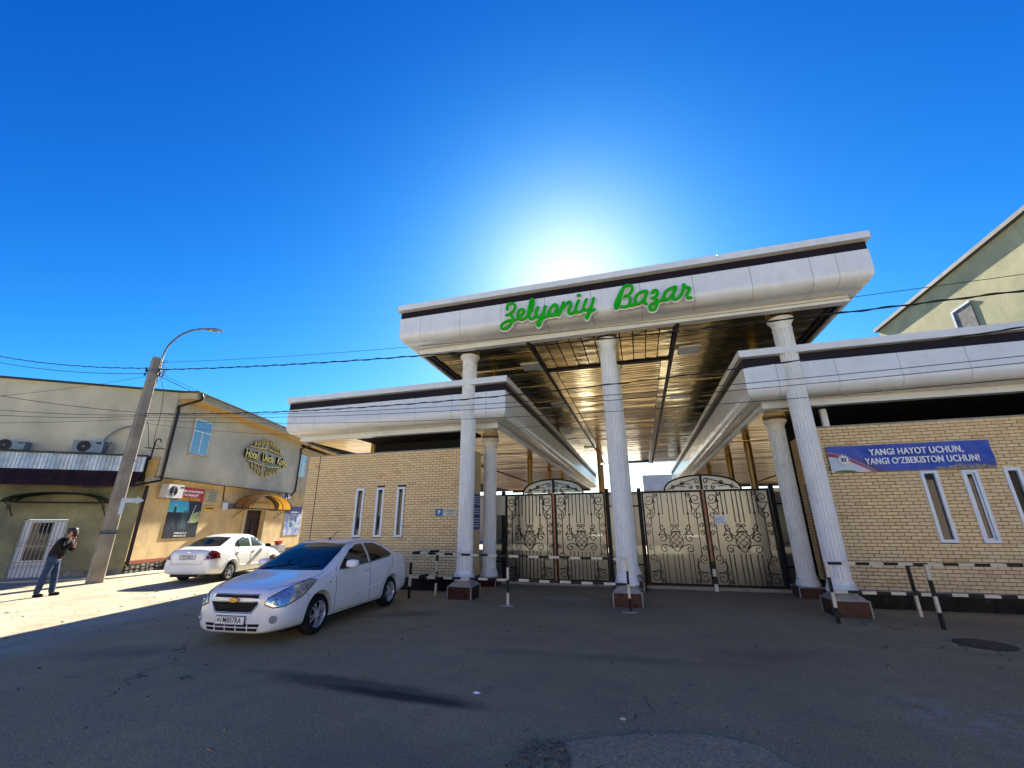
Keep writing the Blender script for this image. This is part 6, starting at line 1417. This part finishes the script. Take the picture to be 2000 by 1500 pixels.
# ------------------------------------------------------------------ person on the phone
def skin(name, mat, pts, edges, radii, root, parent, lvl=2, mats=None):
    me = bpy.data.meshes.new(name); me.from_pydata([tuple(p) for p in pts], edges, []); o = bpy.data.objects.new(name, me); COL.objects.link(o)
    o.modifiers.new('k', 'SKIN'); s_ = o.modifiers.new('s', 'SUBSURF'); s_.levels = lvl; s_.render_levels = lvl
    for i, r in enumerate(radii):
        v = me.skin_vertices[0].data[i]; v.radius = r if isinstance(r, tuple) else (r, r); v.use_root = (i == root)
    dg = bpy.context.evaluated_depsgraph_get(); dg.update(); res = bpy.data.meshes.new_from_object(o.evaluated_get(dg)); bpy.data.objects.remove(o)
    res.name = name; res.materials.clear(); res.materials.append(MAT[mat]); res.polygons.foreach_set('use_smooth', [True]*len(res.polygons)); return link(name, res, parent)
# local frame: +x = direction faced (screen right), y = left of the person, z up
PR = thing('person', 'man in black jacket and blue jeans standing with a hand raised to his face', 'person', (-15.82, 8.44, 0), math.atan2(.85, .525)+R(-20))
J = dict(pel=(.10, 0, .94), hl=(.10, .09, .92), hr=(.10, -.09, .92), kl=(.17, .11, .50), kr=(.04, -.10, .49), al=(.20, .12, .075), ar=(-.02, -.11, .075), tl=(.36, .15, .035), tr=(.14, -.13, .035),
         sp=(.12, 0, 1.12), ch=(.18, 0, 1.33), nk=(.26, 0, 1.475), n2=(.295, 0, 1.53), h1=(.335, 0, 1.595), h2=(.335, 0, 1.68), sl=(.20, .185, 1.40), sr=(.20, -.185, 1.40), el=(.34, .22, 1.15), er=(.30, -.25, 1.14), wl=(.40, .10, 1.24), wr=(.44, -.10, 1.36), ml=(.43, .05, 1.29), mr=(.425, -.085, 1.45))
N = list(J); I = {k: i for i, k in enumerate(N)}
E2 = [('pel', 'hl'), ('hl', 'kl'), ('kl', 'al'), ('al', 'tl'), ('pel', 'hr'), ('hr', 'kr'), ('kr', 'ar'), ('ar', 'tr'), ('pel', 'sp'), ('sp', 'ch'), ('ch', 'nk'), ('nk', 'n2'), ('n2', 'h1'), ('h1', 'h2'), ('ch', 'sl'), ('sl', 'el'), ('el', 'wl'), ('wl', 'ml'), ('ch', 'sr'), ('sr', 'er'), ('er', 'wr'), ('wr', 'mr')]
RR = dict(pel=(.12, .14), hl=.095, hr=.095, kl=.062, kr=.062, al=.042, ar=.042, tl=.035, tr=.035, sp=(.11, .13), ch=(.12, .15), nk=.06, n2=.055, h1=(.085, .075), h2=(.085, .075), sl=.065, sr=.065, el=.045, er=.045, wl=.026, wr=.026, ml=.028, mr=.028)
skin('body', 'skin', [J[k] for k in N], [(I[a], I[b]) for a, b in E2], [RR[k] for k in N], 0, PR)
def sub(nm, mat, keys, edges, rad, root, parent): K = list(keys); ii = {k: i for i, k in enumerate(K)}; return skin(nm, mat, [keys[k] for k in K], [(ii[a], ii[b]) for a, b in edges], [rad[k] for k in K], ii[root], parent)
jk = {k: J[k] for k in ('pel', 'sp', 'ch', 'nk', 'sl', 'el', 'wl', 'sr', 'er', 'wr')}; jk['pel'] = (.10, 0, .90)
JK = sub('jacket', 'jacket', jk, [('pel', 'sp'), ('sp', 'ch'), ('ch', 'nk'), ('ch', 'sl'), ('sl', 'el'), ('el', 'wl'), ('ch', 'sr'), ('sr', 'er'), ('er', 'wr')],
    dict(pel=(.165, .190), sp=(.155, .175), ch=(.15, .185), nk=.075, sl=.095, el=.07, wl=.048, sr=.095, er=.07, wr=.048), 'pel', PR)
jn = {k: J[k] for k in ('pel', 'hl', 'kl', 'al', 'hr', 'kr', 'ar')}
jn['al'] = (.205, .12, .045); jn['ar'] = (-.015, -.11, .045)
JN = sub('jeans', 'jeans', jn, [('pel', 'hl'), ('hl', 'kl'), ('kl', 'al'), ('pel', 'hr'), ('hr', 'kr'), ('kr', 'ar')], dict(pel=(.10, .13), hl=.108, kl=.082, al=.068, hr=.108, kr=.085, ar=.068), 'pel', PR)
for a, t_ in (('al', 'tl'), ('ar', 'tr')):
    A_, T_ = Vector(J[a]), Vector(J[t_]); skin('shoe', 'dark_plastic', [A_+Vector((-.05, 0, -.05)), A_.lerp(T_, .5)+Vector((0, 0, -.01)), T_+Vector((.02, 0, 0))], [(0, 1), (1, 2)], [.05, .052, .036], 0, PR)
HRm = blob('hair', 'hair', PR, (.315, 0, 1.675), (.105, .092, .085))
blob('beard', 'hair', PR, (.385, 0, 1.565), (.045, .062, .045)); blob('nose', 'skin', PR, (.435, 0, 1.62), (.022, .016, .026))
for s_ in (1, -1):
    blob('ear', 'skin', PR, (.335, s_*.092, 1.625), (.024, .010, .032)); blob('eye', 'hair', PR, (.412, s_*.033, 1.645), (.008, .011, .006))
    w_ = Vector(J['ml'] if s_ > 0 else J['mr'])
    for i, (dx, dz, L) in enumerate(((.012, .00, .055), (.018, .018, .06), (.016, .036, .058), (.008, .052, .045))):
        b0_ = w_+Vector((dx, 0, dz-.01)); skin('finger', 'skin', [b0_, b0_+Vector((L*.35, -s_*.012, L*.45)), b0_+Vector((L*.15, -s_*.03, L*.85))], [(0, 1), (1, 2)], [.009, .008, .006], 0, PR, 1)
    skin('thumb', 'skin', [w_+Vector((-.01, -s_*.01, 0)), w_+Vector((-.02, -s_*.03, .035)), w_+Vector((-.01, -s_*.035, .06))], [(0, 1), (1, 2)], [.013, .012, .009], 0, PR, 1)
m = MB(); m.obox(w_+Vector((.01, .03, .06)), Vector((.3, 0, .95)).normalized(), Vector((0, 1, 0)), Vector((.95, 0, -.3)).normalized(), .06, .005, .03)
m.build('phone', 'dark_plastic')['label'] = 'dark phone held to the mouth of the man in the black jacket'; ph = bpy.data.objects['phone']; ph['category'] = 'phone'; ph.matrix_world = PR.matrix_basis.copy()

# ------------------------------------------------------------------ far side of the street, behind the viewer: unseen houses added for warm bounce light and reflections
q = random.Random(31)
xs = -34
for i, (w, h, col) in enumerate(((11, 5.2, 'cream'), (14, 6.2, 'c'), (9, 4.6, 'cream'), (15, 6.0, 'cream'), (12, 5.0, 'c'), (14, 6.0, 'cream'))):
    T = thing('added_house', ['cream single storey house far left', 'ochre tall house left', 'low cream house', 'cream tall house middle', 'low ochre house right', 'cream tall house far right'][i]+' added unseen on the opposite side of the street for bounce light', 'house', (xs, -17, 0), group='added bounce-light houses across the street')
    m = MB(); m.box(0, w-.4, -8, 0, 0, h); m.build('wall', 'added_house_wall', T)
    m = MB(); m.box(-.2, w-.2, -8.2, .3, h+.002, h+.18); m.build('roof', 'roof_sheet', T)
    for fl in range(1):
        for k in range(int(w//3)):
            m = MB(); m.box(.9+k*3, 2.1+k*3, .003, .05, 1.2+fl*3, 2.6+fl*3); f_ = m.build('window', 'upvc', T); m = MB(); m.box(.98+k*3, 2.02+k*3, .052, .06, 1.28+fl*3, 2.52+fl*3); m.build('pane', 'window_glass', f_)
    xs += w
# small litter on the ground: leaves and paper scraps one can pick out
q = random.Random(77)
for i, (x, y, w, l, mt, lb) in enumerate(((-1.95, 5.20, .05, .03, 'white_print', 'crumpled white paper scrap lying on the dark wet streak'), (-0.35, 4.95, .03, .02, 'cream', 'small pale scrap just right of the dark streak tip'), (-5.6, 4.7, .12, .07, 'rubble', 'small dark clod of dirt before the nearest car'), (2.1, 4.4, .03, .02, 'white_print', 'pale paper scrap on the right foreground asphalt'))):
    m = MB(); n = 9; vs = []
    pts = [(w*math.cos(2*math.pi*k/n)*q.uniform(.6, 1.1), l*math.sin(2*math.pi*k/n)*q.uniform(.6, 1.1)) for k in range(n)]
    vs = [(x+a, y+b, .004+q.uniform(0, .01)) for a, b in pts]+[(x, y, .02)]+[(x+a*.95, y+b*.95, .001) for a, b in pts]
    m.add(vs, [(k, (k+1) % n, n) for k in range(n)]+[(k, n+1+k, n+1+(k+1) % n, (k+1) % n) for k in range(n)]); o = m.build('litter', mt); o['label'] = lb; o['category'] = 'litter'
